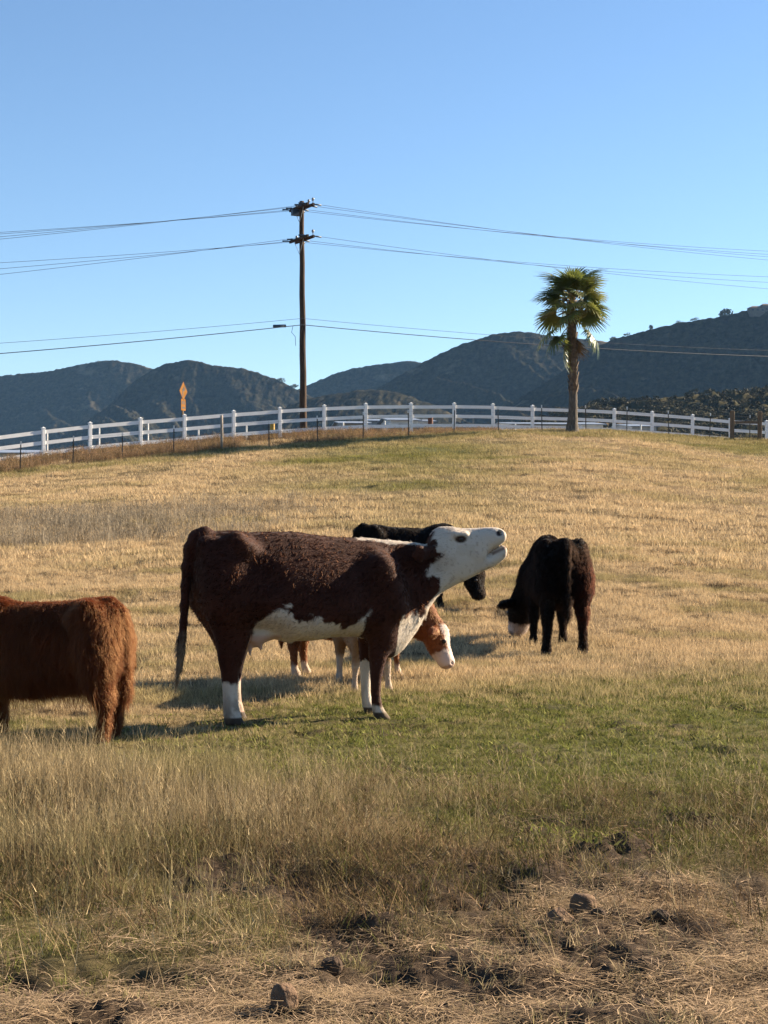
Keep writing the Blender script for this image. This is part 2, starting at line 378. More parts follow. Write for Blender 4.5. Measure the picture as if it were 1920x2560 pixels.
class Body:
    def __init__(s, lo, hi, res):
        s.lo = np.array(lo, float); s.res = res
        s.n = np.ceil((np.array(hi) - s.lo) / res).astype(int) + 1
        s.V = np.full(s.n, 9.0, np.float32)
    def _block(s, lo, hi):
        a = np.clip(np.floor((np.array(lo) - s.lo) / s.res).astype(int), 0, s.n - 1)
        b = np.clip(np.ceil((np.array(hi) - s.lo) / s.res).astype(int) + 1, 1, s.n)
        g = [s.lo[i] + np.arange(a[i], b[i]) * s.res for i in range(3)]
        P = np.meshgrid(*g, indexing='ij')
        return tuple(slice(a[i], b[i]) for i in range(3)), P
    def _put(s, sl, d, k, cut=False):
        A = s.V[sl]
        if cut: d = -d; h = np.maximum(k - np.abs(A - d), 0) / k; s.V[sl] = np.maximum(A, d) + h * h * k / 4
        else: h = np.maximum(k - np.abs(A - d), 0) / k; s.V[sl] = np.minimum(A, d) + -h * h * k / 4
    def cone(s, a, b, ra, rb, k=0.03, squash=(1, 1, 1), cut=False):
        a = np.array(a, float); b = np.array(b, float); q = np.array(squash, float)
        m = max(ra, rb) * max(q) + k + 0.03
        sl, P = s._block(np.minimum(a, b) - m, np.maximum(a, b) + m)
        d = (b - a) / q; L2 = max(float(d @ d), 1e-9)
        R = [(P[i] - a[i]) / q[i] for i in range(3)]
        t = np.clip((R[0] * d[0] + R[1] * d[1] + R[2] * d[2]) / L2, 0, 1)
        dist = np.sqrt(sum((R[i] - t * d[i]) ** 2 for i in range(3))) - (ra + (rb - ra) * t)
        s._put(sl, dist * min(q), k, cut)
    def loft(s, o, ax, side, st, k=0.05, n=2.2, egg=0.0):
        """st rows: t, c_side, r_side, w_lo, w_hi  (w = ax x side direction)"""
        o = np.array(o, float); ax = np.array(ax, float); ax /= np.linalg.norm(ax)
        side = np.array(side, float); side = side - ax * (side @ ax); side /= np.linalg.norm(side); w = np.cross(ax, side)
        st = np.array(st, float); st = st[np.argsort(st[:, 0])]
        pts = []
        for r in st:
            for cs in (r[1] - r[2], r[1] + r[2]):
                for cw in (r[3], r[4]): pts.append(o + ax * r[0] + side * cs + w * cw)
        pts = np.array(pts); m = k + 0.06
        sl, P = s._block(pts.min(0) - m, pts.max(0) + m)
        R = [P[i] - o[i] for i in range(3)]
        T = sum(R[i] * ax[i] for i in range(3)); A = sum(R[i] * side[i] for i in range(3)); W = sum(R[i] * w[i] for i in range(3))
        tt = np.linspace(st[0, 0], st[-1, 0], 200); tab = [pchip(tt, st[:, 0], st[:, i]) for i in range(1, 5)]
        cs, rs, wl, wh = [np.interp(T, tt, x) for x in tab]
        rw = np.maximum((wh - wl) / 2, 1e-3); cw = (wh + wl) / 2; rs = np.maximum(rs, 1e-3)
        if egg: rs = rs * (1.0 - egg * np.clip((W - cw) / rw, -1, 1))
        q = ((np.abs(A - cs) / rs) ** n + (np.abs(W - cw) / rw) ** n) ** (1.0 / n)
        dist = (q - 1) * np.minimum(rs, rw)
        out = np.maximum(np.maximum(st[0, 0] - T, T - st[-1, 0]), 0)
        dist = np.where(out > 0, np.sqrt(np.maximum(dist, 0) ** 2 + out ** 2), dist)
        s._put(sl, dist, k)
    def mesh(s):
        V = s.V; n = s.n
        ins = V < 0
        c = [(i, j, k) for i in (0, 1) for j in (0, 1) for k in (0, 1)]
        cnt = sum(ins[i:n[0] - 1 + i, j:n[1] - 1 + j, k:n[2] - 1 + k].astype(np.int8) for i, j, k in c)
        act = (cnt > 0) & (cnt < 8)
        idx = np.argwhere(act); vid = np.full(act.shape, -1, np.int64); vid[act] = np.arange(len(idx))
        acc = np.zeros((len(idx), 3)); num = np.zeros(len(idx))
        for a in c:
            for ax in range(3):
                if a[ax] == 1: continue
                b = list(a); b[ax] = 1
                va = V[idx[:, 0] + a[0], idx[:, 1] + a[1], idx[:, 2] + a[2]]; vb = V[idx[:, 0] + b[0], idx[:, 1] + b[1], idx[:, 2] + b[2]]
                x = (va < 0) != (vb < 0); t = np.where(x, va / np.where(x, va - vb, 1), 0)
                p = np.tile(np.array(a, float), (len(idx), 1)); p[:, ax] = t
                acc += p * x[:, None]; num += x
        P = s.lo + (idx + acc / num[:, None]) * s.res
        quads = []
        for ax in range(3):
            u, v = [(1, 2), (2, 0), (0, 1)][ax]
            sa = [slice(1, n[i] - 1) for i in range(3)]; sb = list(sa)
            sa[ax] = slice(0, n[ax] - 1); sb[ax] = slice(1, n[ax])
            A = ins[tuple(sa)]; B = ins[tuple(sb)]
            for flip, M in ((False, A & ~B), (True, ~A & B)):
                e = np.argwhere(M); off = np.ones(3, int); off[ax] = 0; e = e + off
                du = np.zeros(3, int); du[u] = 1; dv = np.zeros(3, int); dv[v] = 1
                q = [vid[tuple((e - du - dv).T)], vid[tuple((e - dv).T)], vid[tuple(e.T)], vid[tuple((e - du).T)]]
                if flip: q = q[::-1]
                quads.append(np.stack(q, -1))
        return P, np.concatenate(quads)

def vert_normals(P, Q):
    n = np.cross(P[Q[:, 2]] - P[Q[:, 0]], P[Q[:, 3]] - P[Q[:, 1]]); N = np.zeros_like(P)
    for k in range(4): np.add.at(N, Q[:, k], n)
    return N / np.maximum(np.linalg.norm(N, axis=1, keepdims=True), 1e-9)

def relax(P, Q, it=2, f=0.5):
    for _ in range(it):
        A = np.zeros_like(P); c = np.zeros(len(P))
        for k in range(4):
            np.add.at(A, Q[:, k], P[Q[:, (k + 1) % 4]]); np.add.at(c, Q[:, k], 1)
        P = P * (1 - f) + f * A / c[:, None]
    return P

def skin_mat(name, rough=0.75):
    m, nt, b = nmat(name); a = nt.nodes.new('ShaderNodeAttribute'); a.attribute_name = 'coat'
    nt.links.new(a.outputs['Color'], b.inputs['Base Color']); b.inputs['Roughness'].default_value = rough; b.inputs['Specular IOR Level'].default_value = 0.15
    b.inputs['Sheen Weight'].default_value = 0.08; b.inputs['Sheen Roughness'].default_value = 0.5
    n = nt.nodes.new('ShaderNodeTexNoise'); n.inputs['Scale'].default_value = 60; n.inputs['Detail'].default_value = 6
    tc = nt.nodes.new('ShaderNodeTexCoord'); nt.links.new(tc.outputs['Object'], n.inputs['Vector'])
    bp = nt.nodes.new('ShaderNodeBump'); bp.inputs['Strength'].default_value = 0.35; bp.inputs['Distance'].default_value = 0.01
    nt.links.new(n.outputs[0], bp.inputs['Height']); nt.links.new(bp.outputs[0], b.inputs['Normal'])
    return m
def hair_mat(name, gloss):
    m = bpy.data.materials.new(name); m.use_nodes = True; nt = m.node_tree; nt.nodes.clear(); N = nt.nodes; L = nt.links
    o = N.new('ShaderNodeOutputMaterial'); a = N.new('ShaderNodeAttribute'); a.attribute_name = 'coat'
    h = N.new('ShaderNodeBsdfHairPrincipled'); h.model = 'CHIANG'; h.parametrization = 'COLOR'; h.inputs['Roughness'].default_value = 0.36; h.inputs['Radial Roughness'].default_value = 0.6; h.inputs['IOR'].default_value = 1.4
    d = N.new('ShaderNodeBsdfDiffuse'); t = N.new('ShaderNodeBsdfTranslucent'); m1 = N.new('ShaderNodeMixShader'); m1.inputs[0].default_value = .52; m2 = N.new('ShaderNodeMixShader'); m2.inputs[0].default_value = gloss
    for s in (h.inputs['Color'], d.inputs[0], t.inputs[0]): L.new(a.outputs['Color'], s)
    L.new(d.outputs[0], m1.inputs[1]); L.new(t.outputs[0], m1.inputs[2]); L.new(m1.outputs[0], m2.inputs[1]); L.new(h.outputs[0], m2.inputs[2]); L.new(m2.outputs[0], o.inputs[0]); return m
SKIN = skin_mat('cow_hide'); FUR = hair_mat('cow_hair', .26); FUR_DARK = hair_mat('black_cow_hair', .15)
EYE = noisy('eye_dark', [(0.3, (0.006, 0.004, 0.003)), (0.7, (0.015, 0.01, 0.007))], 20, 0.3, spec=0.4)

def make_coat(name, P, Q, col, N, parent, count, length, radius, lie, droop, curl, seed, dirfun, lenfun=None, npt=5, loc=None, clump=0.0, mat=None, tip=(1, 1, 1)):
    """hair strands rooted on the skin; each strand leans along dirfun and sinks with gravity"""
    r = np.random.default_rng(seed)
    tri = np.concatenate([Q[:, [0, 1, 2]], Q[:, [0, 2, 3]]])
    ar = np.linalg.norm(np.cross(P[tri[:, 1]] - P[tri[:, 0]], P[tri[:, 2]] - P[tri[:, 0]]), axis=1)
    t = r.choice(len(tri), count, p=ar / ar.sum())
    u = r.random((count, 2)); f = u.sum(1) > 1; u[f] = 1 - u[f]; w = np.stack([1 - u.sum(1), u[:, 0], u[:, 1]], 1)
    root = (P[tri[t]] * w[:, :, None]).sum(1); nn = (N[tri[t]] * w[:, :, None]).sum(1); nn /= np.linalg.norm(nn, axis=1, keepdims=True) + 1e-9
    cc = col[tri[t, 0]]
    L = length * (0.55 + 0.9 * r.random(count))
    if lenfun is not None: L = L * lenfun(root, nn)
    keep = L > 0.004
    root, nn, cc, L = root[keep], nn[keep], cc[keep], L[keep]; count = len(root)
    flow = dirfun(root, nn); flow = flow - nn * (flow * nn).sum(1, keepdims=True); flow /= np.linalg.norm(flow, axis=1, keepdims=True) + 1e-6
    # swirls: neighbouring hairs turn together, so the coat breaks into locks
    sw = (fbm(root[:, 0] * 9 + root[:, 1] * 5, root[:, 2] * 9, seed, 2) - 0.5) * 2 * curl
    side = np.cross(nn, flow)
    d = nn * (1 - lie) + flow * lie + side * sw[:, None] + r.normal(0, 0.09 + 0.20 * min(curl, 1.5), (count, 3)); d /= np.linalg.norm(d, axis=1, keepdims=True)
    lift = (0.7 + 0.6 * fbm(root[:, 0] * 14, root[:, 2] * 14 + root[:, 1] * 7, seed + 5, 2))[:, None]
    d = d * lift
    s = np.linspace(0, 1, npt)
    ph = r.random(count) * 6.28
    pts = root[:, None, :] + d[:, None, :] * (s[None, :, None] * L[:, None, None])
    pts[:, :, 2] -= (s[None, :] ** 2) * L[:, None] * droop
    wv = 0.10 * curl * L[:, None] * np.sin(s[None, :] * 7 + ph[:, None]) * s[None, :]
    pts += side[:, None, :] * wv[:, :, None]
    if clump > 0:
        key = np.floor(root / 0.045).astype(np.int64); kk = key @ np.array([73856093, 19349663, 83492791]); uq, inv = np.unique(kk, return_inverse=True)
        mean = np.zeros((len(uq), npt, 3)); np.add.at(mean, inv, pts); cn = np.bincount(inv)[:, None, None]; mean /= cn
        a = (clump * s ** 1.3)[None, :, None]; pts = pts * (1 - a) + mean[inv] * a
    hc = bpy.data.hair_curves.new(name); hc.add_curves([npt] * count)
    hc.points.foreach_set('position', pts.astype(np.float32).ravel())
    rad = np.broadcast_to(radius * (1.0 - 0.85 * s)[None, :], (count, npt)) * (0.7 + 0.6 * r.random(count))[:, None]
    hc.points.foreach_set('radius', rad.astype(np.float32).ravel())
    ca = hc.attributes.new('coat', 'FLOAT_COLOR', 'CURVE')
    v = cc[:, :3] * np.where(cc[:, :1] < .06, np.array(tip)[None], 1.0) * (0.65 + 0.7 * r.random(count))[:, None]
    ca.data.foreach_set('color', np.concatenate([np.clip(v, 0, 0.95), np.ones((count, 1))], 1).astype(np.float32).ravel())
    hc.materials.append(mat or FUR)
    o = bpy.data.objects.new(name, hc); COL.objects.link(o); o.parent = parent
    return o

def finish_animal(name, body, colfun, loc, yaw, hair, relax_it=2, hoof_z=0.045):
    P, Q = body.mesh(); P = relax(P, Q, relax_it, 0.5); N = vert_normals(P, Q)
    c3 = np.clip(colfun(P, N), 0, 1); col = np.concatenate([c3, np.ones((len(P), 1))], 1)
    me = mesh_np(name, P, Q, SKIN, True)
    a = me.color_attributes.new('coat', 'FLOAT_COLOR', 'POINT'); a.data.foreach_set('color', col.astype(np.float32).ravel())
    root = obj(name, me, loc=loc); root.rotation_euler = (0, 0, yaw)
    for h in hair:
        make_coat('hair_coat', P, Q, col, N, root, **h)
    return root

def eye(parent, p, r, out):
    m = MB(); seg, rings = 14, 8
    for i in range(rings):
        for j in range(seg):
            q = []
            for (a, b) in ((i, j), (i + 1, j), (i + 1, j + 1), (i, j + 1)):
                th = math.pi * a / rings; ph = 2 * math.pi * b / seg
                q.append((p[0] + r * 1.15 * math.sin(th) * math.cos(ph), p[1] + r * 0.8 * math.sin(th) * math.sin(ph), p[2] + r * math.cos(th)))
            m.face(q)
    return m.build('eye', EYE, parent, True)

def poly_sd(x, y, poly):
    """signed distance to a polygon, positive inside"""
    x = np.asarray(x); y = np.asarray(y); d = np.full(x.shape, 1e9); ins = np.zeros(x.shape, bool)
    n = len(poly)
    for i in range(n):
        x0, y0 = poly[i]; x1, y1 = poly[(i + 1) % n]
        ex, ey = x1 - x0, y1 - y0
        t = np.clip(((x - x0) * ex + (y - y0) * ey) / (ex * ex + ey * ey + 1e-9), 0, 1)
        d = np.minimum(d, np.hypot(x - x0 - t * ex, y - y0 - t * ey))
        c = ((y0 > y) != (y1 > y)); xi = x0 + (y - y0) / np.where(abs(y1 - y0) < 1e-9, 1e-9, y1 - y0) * ex
        ins ^= c & (x < xi)
    return np.where(ins, d, -d)

def blend(a, b, m): return a * (1 - m[:, None]) + np.asarray(b)[None, :] * m[:, None]

# ---------------- the standing Hereford-patterned cow (traced from the photograph, then given its own depth)
def build_cow():
    yaw = math.radians(16); d0 = 11.5; px0 = 736.0          # reference point under the belly
    X0 = (px0 - 960) / F * d0; c, s_ = math.cos(yaw), math.sin(yaw)
    gz = float(ground_z(X0, d0))
    def Lp(cx, cy):
        """crop pixel -> local (x along the cow, z up) on the cow's own vertical plane"""
        px = 400 + 0.5425 * cx; py = 1280 + 0.5425 * cy
        u = (px - 960) / F
        x = (u * d0 - X0) / (c - u * s_); d = d0 + x * s_
        return x, HC - (py - HOR) / F * d - gz
    B = Body((-0.95, -0.50, -0.03), (1.80, 0.50, 1.62), 0.0125)
    def hy(cx): return -.18 * float(np.clip((cx - 1200) / 380.0, 0, 1)) ** 1.2      # the head turns a little toward the camera
    def row(cx, t, b, hw):
        x, zt = Lp(cx, t); _, zb = Lp(cx, b); return (x + hy(cx) * .29, hy(cx), hw, zb, zt)
    # trunk, neck and dewlap as one loft along the spine
    tr = [(152, 190, 320, .08), (170, 132, 420, .17), (205, 100, 500, .235), (260, 90, 545, .262), (330, 92, 540, .270), (420, 94, 530, .295), (500, 92, 548, .335),
          (600, 92, 590, .345), (700, 104, 588, .345), (800, 116, 572, .328), (880, 119, 570, .302), (950, 121, 590, .280), (1010, 126, 655, .240), (1050, 129, 674, .205),
          (1100, 133, 648, .165), (1145, 137, 596, .140), (1190, 142, 528, .125), (1235, 150, 442, .115), (1290, 150, 370, .105), (1340, 200, 330, .06)]
    B.loft((0, 0, 0), (1, 0, 0), (0, 1, 0), [row(*r) for r in tr], 0.05, 2.1, .42)
    # withers, hooks (hip bones), pin bones, rib swell
    for sy in (-1, 1):
        x, z = Lp(335, 128); B.cone((x, sy * .185, z), (x + .06, sy * .22, z - .08), .05, .06, .16)
        x, z = Lp(195, 150); B.cone((x, sy * .10, z), (x + .05, sy * .13, z - .04), .05, .06, .08)
        x, z = Lp(990, 260); x2, z2 = Lp(1045, 430); B.cone((x, sy * .20, z), (x2, sy * .205, z2), .11, .10, .12)
        # hollow flank before the hip, rib furrows, muscle line behind the shoulder
        x, z = Lp(405, 205); B.cone((x, sy * .40, z), (x + .10, sy * .42, z - .12), .125, .12, .10, cut=True)
        for q_ in range(4):
            x, z = Lp(560 + q_ * 72, 330); B.cone((x, sy * .47, z + .12), (x - .05, sy * .475, z - .16), .105, .105, .05, cut=True)
        x, z = Lp(905, 330); B.cone((x, sy * .425, z + .16), (x + .02, sy * .42, z - .18), .11, .11, .07, cut=True)
        x, z = Lp(300, 330); B.cone((x - .03, sy * .19, z + .05), (x - .02, sy * .19, z - .15), .105, .10, .10)
    # legs: rows of (crop y, rear x, front x, half width); w axis of a downward loft
    def leg(rows, y0, dx, lat):
        st = []
        for (cy, rx, fx, hw) in rows:
            xr, z = Lp(rx + dx, cy); xf, _ = Lp(fx + dx, cy); st.append((z, lat(cy), hw, xr, xf))
        return st
    hind = [(130, 235, 330, .04), (180, 195, 370, .10), (230, 175, 400, .14), (330, 163, 425, .155), (430, 180, 425, .14), (500, 205, 410, .115), (560, 228, 397, .092), (610, 243, 386, .075), (655, 249, 372, .062),
            (690, 255, 360, .052), (740, 264, 347, .044), (800, 270, 341, .040), (860, 273, 342, .040), (905, 273, 350, .046), (940, 277, 360, .052), (972, 279, 374, .055)]
    fore = [(240, 990, 1060, .03), (290, 965, 1080, .07), (330, 950, 1085, .09), (420, 935, 1085, .10), (490, 928, 1065, .09), (560, 930, 1046, .075), (620, 936, 1030, .062), (680, 940, 1014, .052), (720, 942, 1003, .047),
            (770, 945, 993, .040), (830, 948, 990, .038), (870, 950, 996, .042), (905, 955, 1012, .048), (935, 964, 1040, .052), (945, 968, 1046, .052)]
    # loft axis +z, side = y, w = z x y = -x  -> use negative x ranges
    def put(st):
        B.loft((0, 0, 0), (0, 0, 1), (0, 1, 0), [(t, cs, r, -xf, -xr) for (t, cs, r, xr, xf) in st], 0.05, 2.1)
    gfix = lambda rows, k: [(cy, rx, fx, hw) for (cy, rx, fx, hw) in rows]
    put(leg(hind, 0, 0, lambda cy: -.13 - .03 * (cy - 230) / 740))
    put(leg([(cy, rx - 84 * min(1, max(0, (720 - cy) / 300)), fx, hw) for (cy, rx, fx, hw) in hind], 0, 50, lambda cy: .13 + .03 * (cy - 230) / 740))
    def fore_leg(side, dx, ground_cy):
        k = (ground_cy - 330) / (945 - 330.0)
        rows = [(330 + (cy - 330) * k, rx, fx, hw) for (cy, rx, fx, hw) in fore]
        put(leg(rows, 0, dx, lambda cy: side * .155))
    fore_leg(-1, 0, 948); fore_leg(1, 4, 948)
    # head: skull and upper jaw, then lower jaw, mouth open to the right
    hd = [(1238, 125, 320, .078), (1262, 84, 368, .108), (1300, 66, 362, .122), (1345, 68, 342, .124), (1390, 74, 316, .106), (1440, 73, 288, .090), (1476, 71, 266, .083),
          (1496, 70, 192, .082), (1522, 69, 174, .083), (1548, 71, 156, .080), (1568, 80, 141, .070), (1581, 93, 130, .045)]
    B.loft((0, 0, 0), (1, 0, 0), (0, 1, 0), [row(*r) for r in hd], 0.025, 2.15)
    jw = [(1380, 230, 324, .078), (1430, 222, 298, .074), (1480, 200, 272, .072), (1505, 190, 260, .068), (1532, 173, 246, .066), (1556, 157, 229, .064), (1574, 151, 215, .056), (1584, 157, 203, .038)]
    B.loft((0, 0, 0), (1, 0, 0), (0, 1, 0), [row(*r) for r in jw], 0.012, 2.2)
    for sy in (-1, 1):
        hh = hy(1352); x, z = Lp(1346, 106); B.cone((x - .03, hh + sy * .100, z + .008), (x + .05, hh + sy * .104, z + .010), .024, .018, .04)      # brow
        hh = hy(1360); x, z = Lp(1351, 124); B.cone((x, hh + sy * .128, z), (x + .02, hh + sy * .126, z), .016, .014, .012, cut=True)               # socket
        hh = hy(1530); x, z = Lp(1513, 96); B.cone((x, hh + sy * .088, z), (x + .022, hh + sy * .050, z + .004), .020, .016, .010, cut=True)         # nostril
        x, z = Lp(1252, 178); x2, z2 = Lp(1160, 185); B.cone((x, sy * .10, z), (x2, sy * .20, z2 - .01), .026, .034, .02, (1.0, .55, 1.7)); B.cone((x2, sy * .20, z2 - .01), (x2 - .06, sy * .215, z2 - .03), .033, .010, .02, (1, .55, 1.6))
    # tail
    tp = [(205, 100), (165, 118), (138, 165), (124, 250), (118, 340), (112, 430), (108, 510)]
    tr_ = [.055, .05, .042, .036, .032, .030, .030]
    for i in range(len(tp) - 1):
        a = Lp(*tp[i]); b = Lp(*tp[i + 1]); B.cone((a[0], -.01, a[1]), (b[0], -.01, b[1]), tr_[i], tr_[i + 1], .03)
    sw = [(108, 510), (102, 580), (96, 650), (88, 720), (76, 780), (66, 830)]; sr = [.028, .030, .028, .021, .013, .004]
    for i in range(len(sw) - 1):
        a = Lp(*sw[i]); b = Lp(*sw[i + 1]); B.cone((a[0], -.01, a[1]), (b[0], -.01, b[1]), sr[i], sr[i + 1], .015)
    # udder and teats
    ud = [(395, 545, 600, .10), (430, 520, 625, .14), (480, 510, 600, .15), (530, 520, 585, .13), (600, 540, 600, .08)]
    B.loft((0, 0, 0), (1, 0, 0), (0, 1, 0), [row(*r) for r in ud], 0.05)
    for (cx, cy0, cy1, y) in ((405, 600, 655, -.07), (452, 590, 630, -.085), (400, 598, 640, .07), (455, 590, 622, .08)):
        a = Lp(cx, cy0); b = Lp(cx + (2 if y < 0 else -6), cy1); B.cone((a[0], y, a[1]), (b[0], y, b[1]), .020, .012, .02)
    FACE = [(1246, 40), (1250, 150), (1266, 168), (1278, 205), (1240, 225), (1216, 255), (1206, 300), (1262, 303), (1278, 330), (1248, 380), (1216, 415), (1190, 485), (1160, 490), (1155, 450),
            (1120, 455), (1095, 482), (1083, 462), (1062, 480), (1048, 540), (1034, 600), (1015, 640), (1015, 720), (1800, 720), (1800, 0)]
    BELLY = [(330, 700), (398, 570), (430, 492), (480, 448), (560, 428), (578, 462), (640, 490), (672, 500), (750, 526), (800, 518), (860, 500), (900, 470), (918, 448), (924, 520), (934, 560), (930, 720), (600, 720)]
    pf = [Lp(*p) for p in FACE]; pb = [Lp(*p) for p in BELLY]
    eye_x, eye_z = Lp(1351, 124); nos = Lp(1515, 98); zg = 0.0
    hock_z = Lp(300, 775)[1]; ffet = Lp(980, 872)[1]; tailw = Lp(108, 560)[1]; xfore = Lp(915, 700)[0]; xhind = Lp(420, 700)[0]; xtail = Lp(140, 300)[0]
    top_x0 = Lp(900, 120)[0]; top_x1 = Lp(1235, 120)[0]
    def coat(P, N):
        x, y, z = P.T; y = y + .18 * np.clip((x - Lp(1200, 150)[0]) / (Lp(1580, 150)[0] - Lp(1200, 150)[0]), 0, 1) ** 1.2
        nz = (fbm(x * 16 + 3, z * 16 + y * 9, 71, 4) - .5) * 0.15
        red = np.array((0.036, 0.0086, 0.0031)); white = np.array((0.50, 0.425, 0.345))
        v = 0.75 + 0.5 * fbm(x * 6, z * 6 + y * 4, 72, 3)
        c_ = red[None] * v[:, None]
        leg_out = (z < Lp(980, 470)[1]) & (x > xfore - .02) & (x < Lp(1062, 600)[0]) & (y < -.06)     # near fore leg stays red
        m = np.maximum(poly_sd(x + nz, z + nz, pf), np.where(x < xfore + .03, poly_sd(x + nz, z + nz, pb), -1))
        th = (x < Lp(408, 600)[0]) & (np.abs(y) > .10)
        m = np.where(leg_out | th, -1, m)
        w = sstep(-.008, .010, m)
        w = np.maximum(w, sstep(.018, -.012, z - hock_z + nz) * (x < xhind) * (x > xtail - .0))
        w = np.maximum(w, sstep(.015, -.015, z - ffet + nz - .05 * sstep(.0, .05, x - Lp(985, 800)[0])) * (x > xfore - .05))
        w = np.maximum(w, ((y > .04) & (x > xfore - .10) & (z < Lp(930, 690)[1] + nz)).astype(float))       # far fore leg white
        st = (x > top_x0) & (x < top_x1) & (np.abs(y + nz * .4) < .055) & (N[:, 2] > .6)
        w = np.maximum(w, st.astype(float))
        c_ = blend(c_, white, w)
        # pinkish udder and muzzle, stained jaw
        ux = sstep(.0, .04, Lp(0, 560)[1] - z) * (x > Lp(385, 600)[0]) * (x < Lp(540, 600)[0]) * (np.abs(y) < .16)
        c_ = blend(c_, (0.40, 0.23, 0.17), ux * .75)
        mz = sstep(Lp(1535, 120)[0], Lp(1572, 120)[0], x) * (z > Lp(1540, 245)[1])
        c_ = blend(c_, (0.42, 0.27, 0.20), mz * .75)
        # mouth interior
        lips = (x > Lp(1492, 180)[0]) * sstep(.016, .004, np.abs(z - (Lp(1497, 188)[1] + (x - Lp(1497, 180)[0]) * .52))) 
        c_ = blend(c_, (0.10, 0.045, 0.035), lips * .8)
        de = np.hypot((x - eye_x - .004) * .62, z - eye_z - .001); e = sstep(.036, .022, de) * (np.abs(y) > .07)
        c_ = blend(c_, (0.035, 0.018, 0.012), e)
        dn = np.hypot(x - nos[0], (z - nos[1]) * 1.2); c_ = blend(c_, (0.03, 0.018, 0.014), sstep(.028, .016, dn) * (np.abs(y) > .02))
        sp = sstep(.80, .84, vnoise(x * 55, z * 55 + y * 20, 77)) * (x > Lp(1290, 200)[0]); c_ = blend(c_, (0.16, 0.11, 0.10), sp * .35 * w)
        stn = sstep(.5, .62, fbm(x * 7, z * 9 + y * 3, 78, 3)) * (x > Lp(1235, 200)[0]) * (z < Lp(1300, 150)[1]); c_ = blend(c_, (0.30, 0.20, 0.11), stn * .18 * w)
        # tail switch pale, hooves dark, dirt low on the legs
        c_ = blend(c_, (0.20, 0.14, 0.085), sstep(.05, -.12, z - tailw + nz) * (x < xtail))
        c_ = blend(c_, (0.05, 0.035, 0.025), sstep(.050, .038, z) * (x > xtail))
        gr = sstep(.38, .60, fbm(x * 20, z * 12 + y * 14, 75, 3)) * sstep(.30, .05, z); c_ = blend(c_, (0.13, 0.09, 0.055), gr * .7)
        return c_
    def flow(R, n):
        f = np.zeros_like(R); f[:, 0] = -0.85; f[:, 2] = -0.55
        leg_ = R[:, 2] < .5; f[leg_, 0] = -.1; f[leg_, 2] = -1
        ch = (R[:, 0] > Lp(1000, 0)[0]) & (R[:, 2] < Lp(0, 400)[1]); f[ch] = (-.3, 0, -1)
        face = R[:, 0] > Lp(1250, 0)[0]; f[face] = (-1, 0, .1); return f
    def ln(R, n):
        k = np.ones(len(R)); x, y, z = R.T
        k = np.where((z > .95) & (x < Lp(1240, 0)[0]), 1.7, k); k = np.where(z < .42, .45, k); k = np.where(x > Lp(1300, 0)[0], .30, k)
        poll = (x > Lp(1240, 0)[0]) & (x < Lp(1390, 0)[0]) & (n[:, 2] > .4); k = np.where(poll, 1.7, k)
        crest = (x > Lp(870, 0)[0]) & (x < Lp(1240, 0)[0]) & (n[:, 2] > .55); k = np.where(crest, 2.0, k)
        k = np.where(x > Lp(1500, 0)[0], .0, k)
        sw_ = (x < xtail) & (z < tailw); k = np.where(sw_, 3.5, k)
        k = np.where((np.hypot(x - eye_x, z - eye_z) < .045), 0.15, k)
        k = np.where((x < Lp(540, 0)[0]) & (x > Lp(380, 0)[0]) & (z < Lp(0, 545)[1]) & (np.abs(y) < .17), 0.15, k)
        k = np.where((x > Lp(1000, 0)[0]) & (x < Lp(1240, 0)[0]) & (z < Lp(0, 300)[1]), .6, k); k = np.where(z < .05, 0, k)
        return k
    # local origin -> world
    root = finish_animal('cow', B, coat, (X0, d0, gz), yaw,
        [dict(count=70000, length=.017, radius=.0012, lie=.92, droop=.15, curl=.45, seed=5, dirfun=flow, lenfun=ln, clump=.35, npt=4),
         dict(count=15000, length=.034, radius=.0021, lie=.72, droop=.3, curl=1.9, seed=6, dirfun=flow, lenfun=lambda R, n: np.where((R[:, 2] > .72) & (R[:, 0] < Lp(1230, 0)[0]) & (R[:, 0] > xtail + .02), 1.0, 0.0), clump=.75, npt=5)], 2)
    eye(root, (eye_x + .008, hy(1360) - .104, eye_z), .016, -1); eye(root, (eye_x + .008, hy(1360) + .104, eye_z), .016, 1)
    tag(root, 'red-brown and white cow standing side-on, bellowing with its white face raised', 'cow', 'cattle in the pasture')
    return root
build_cow()
# ---------------- the other animals share a bovine plan; each gets its own size, pose, coat and colours
TR = [(-.635, .86, .68, .05), (-.615, .93, .58, .12), (-.57, .985, .50, .165), (-.50, 1.01, .45, .19), (-.38, 1.01, .42, .205), (-.22, .985, .39, .23), (0, .97, .365, .25),
      (.18, .965, .365, .245), (.34, .99, .385, .215), (.45, .985, .42, .185), (.54, .94, .49, .145), (.60, .87, .57, .08)]
HI = [(.94, -.52, -.40, .03), (.86, -.57, -.34, .07), (.78, -.60, -.30, .10), (.66, -.625, -.30, .11), (.57, -.625, -.32, .105), (.48, -.59, -.36, .085), (.41, -.575, -.42, .062), (.345, -.59, -.462, .05), (.29, -.575, -.48, .040),
      (.22, -.562, -.487, .034), (.14, -.555, -.487, .032), (.085, -.55, -.468, .038), (.04, -.545, -.45, .043), (.0, -.54, -.435, .045)]
FO = [(.80, .36, .46, .02), (.72, .30, .51, .055), (.64, .26, .54, .075), (.54, .29, .50, .075), (.46, .32, .465, .060), (.38, .34, .43, .048), (.31, .345, .425, .044), (.26, .35, .42, .042), (.20, .355, .408, .032),
      (.13, .355, .405, .030), (.08, .348, .412, .036), (.04, .352, .43, .042), (.0, .355, .445, .044)]

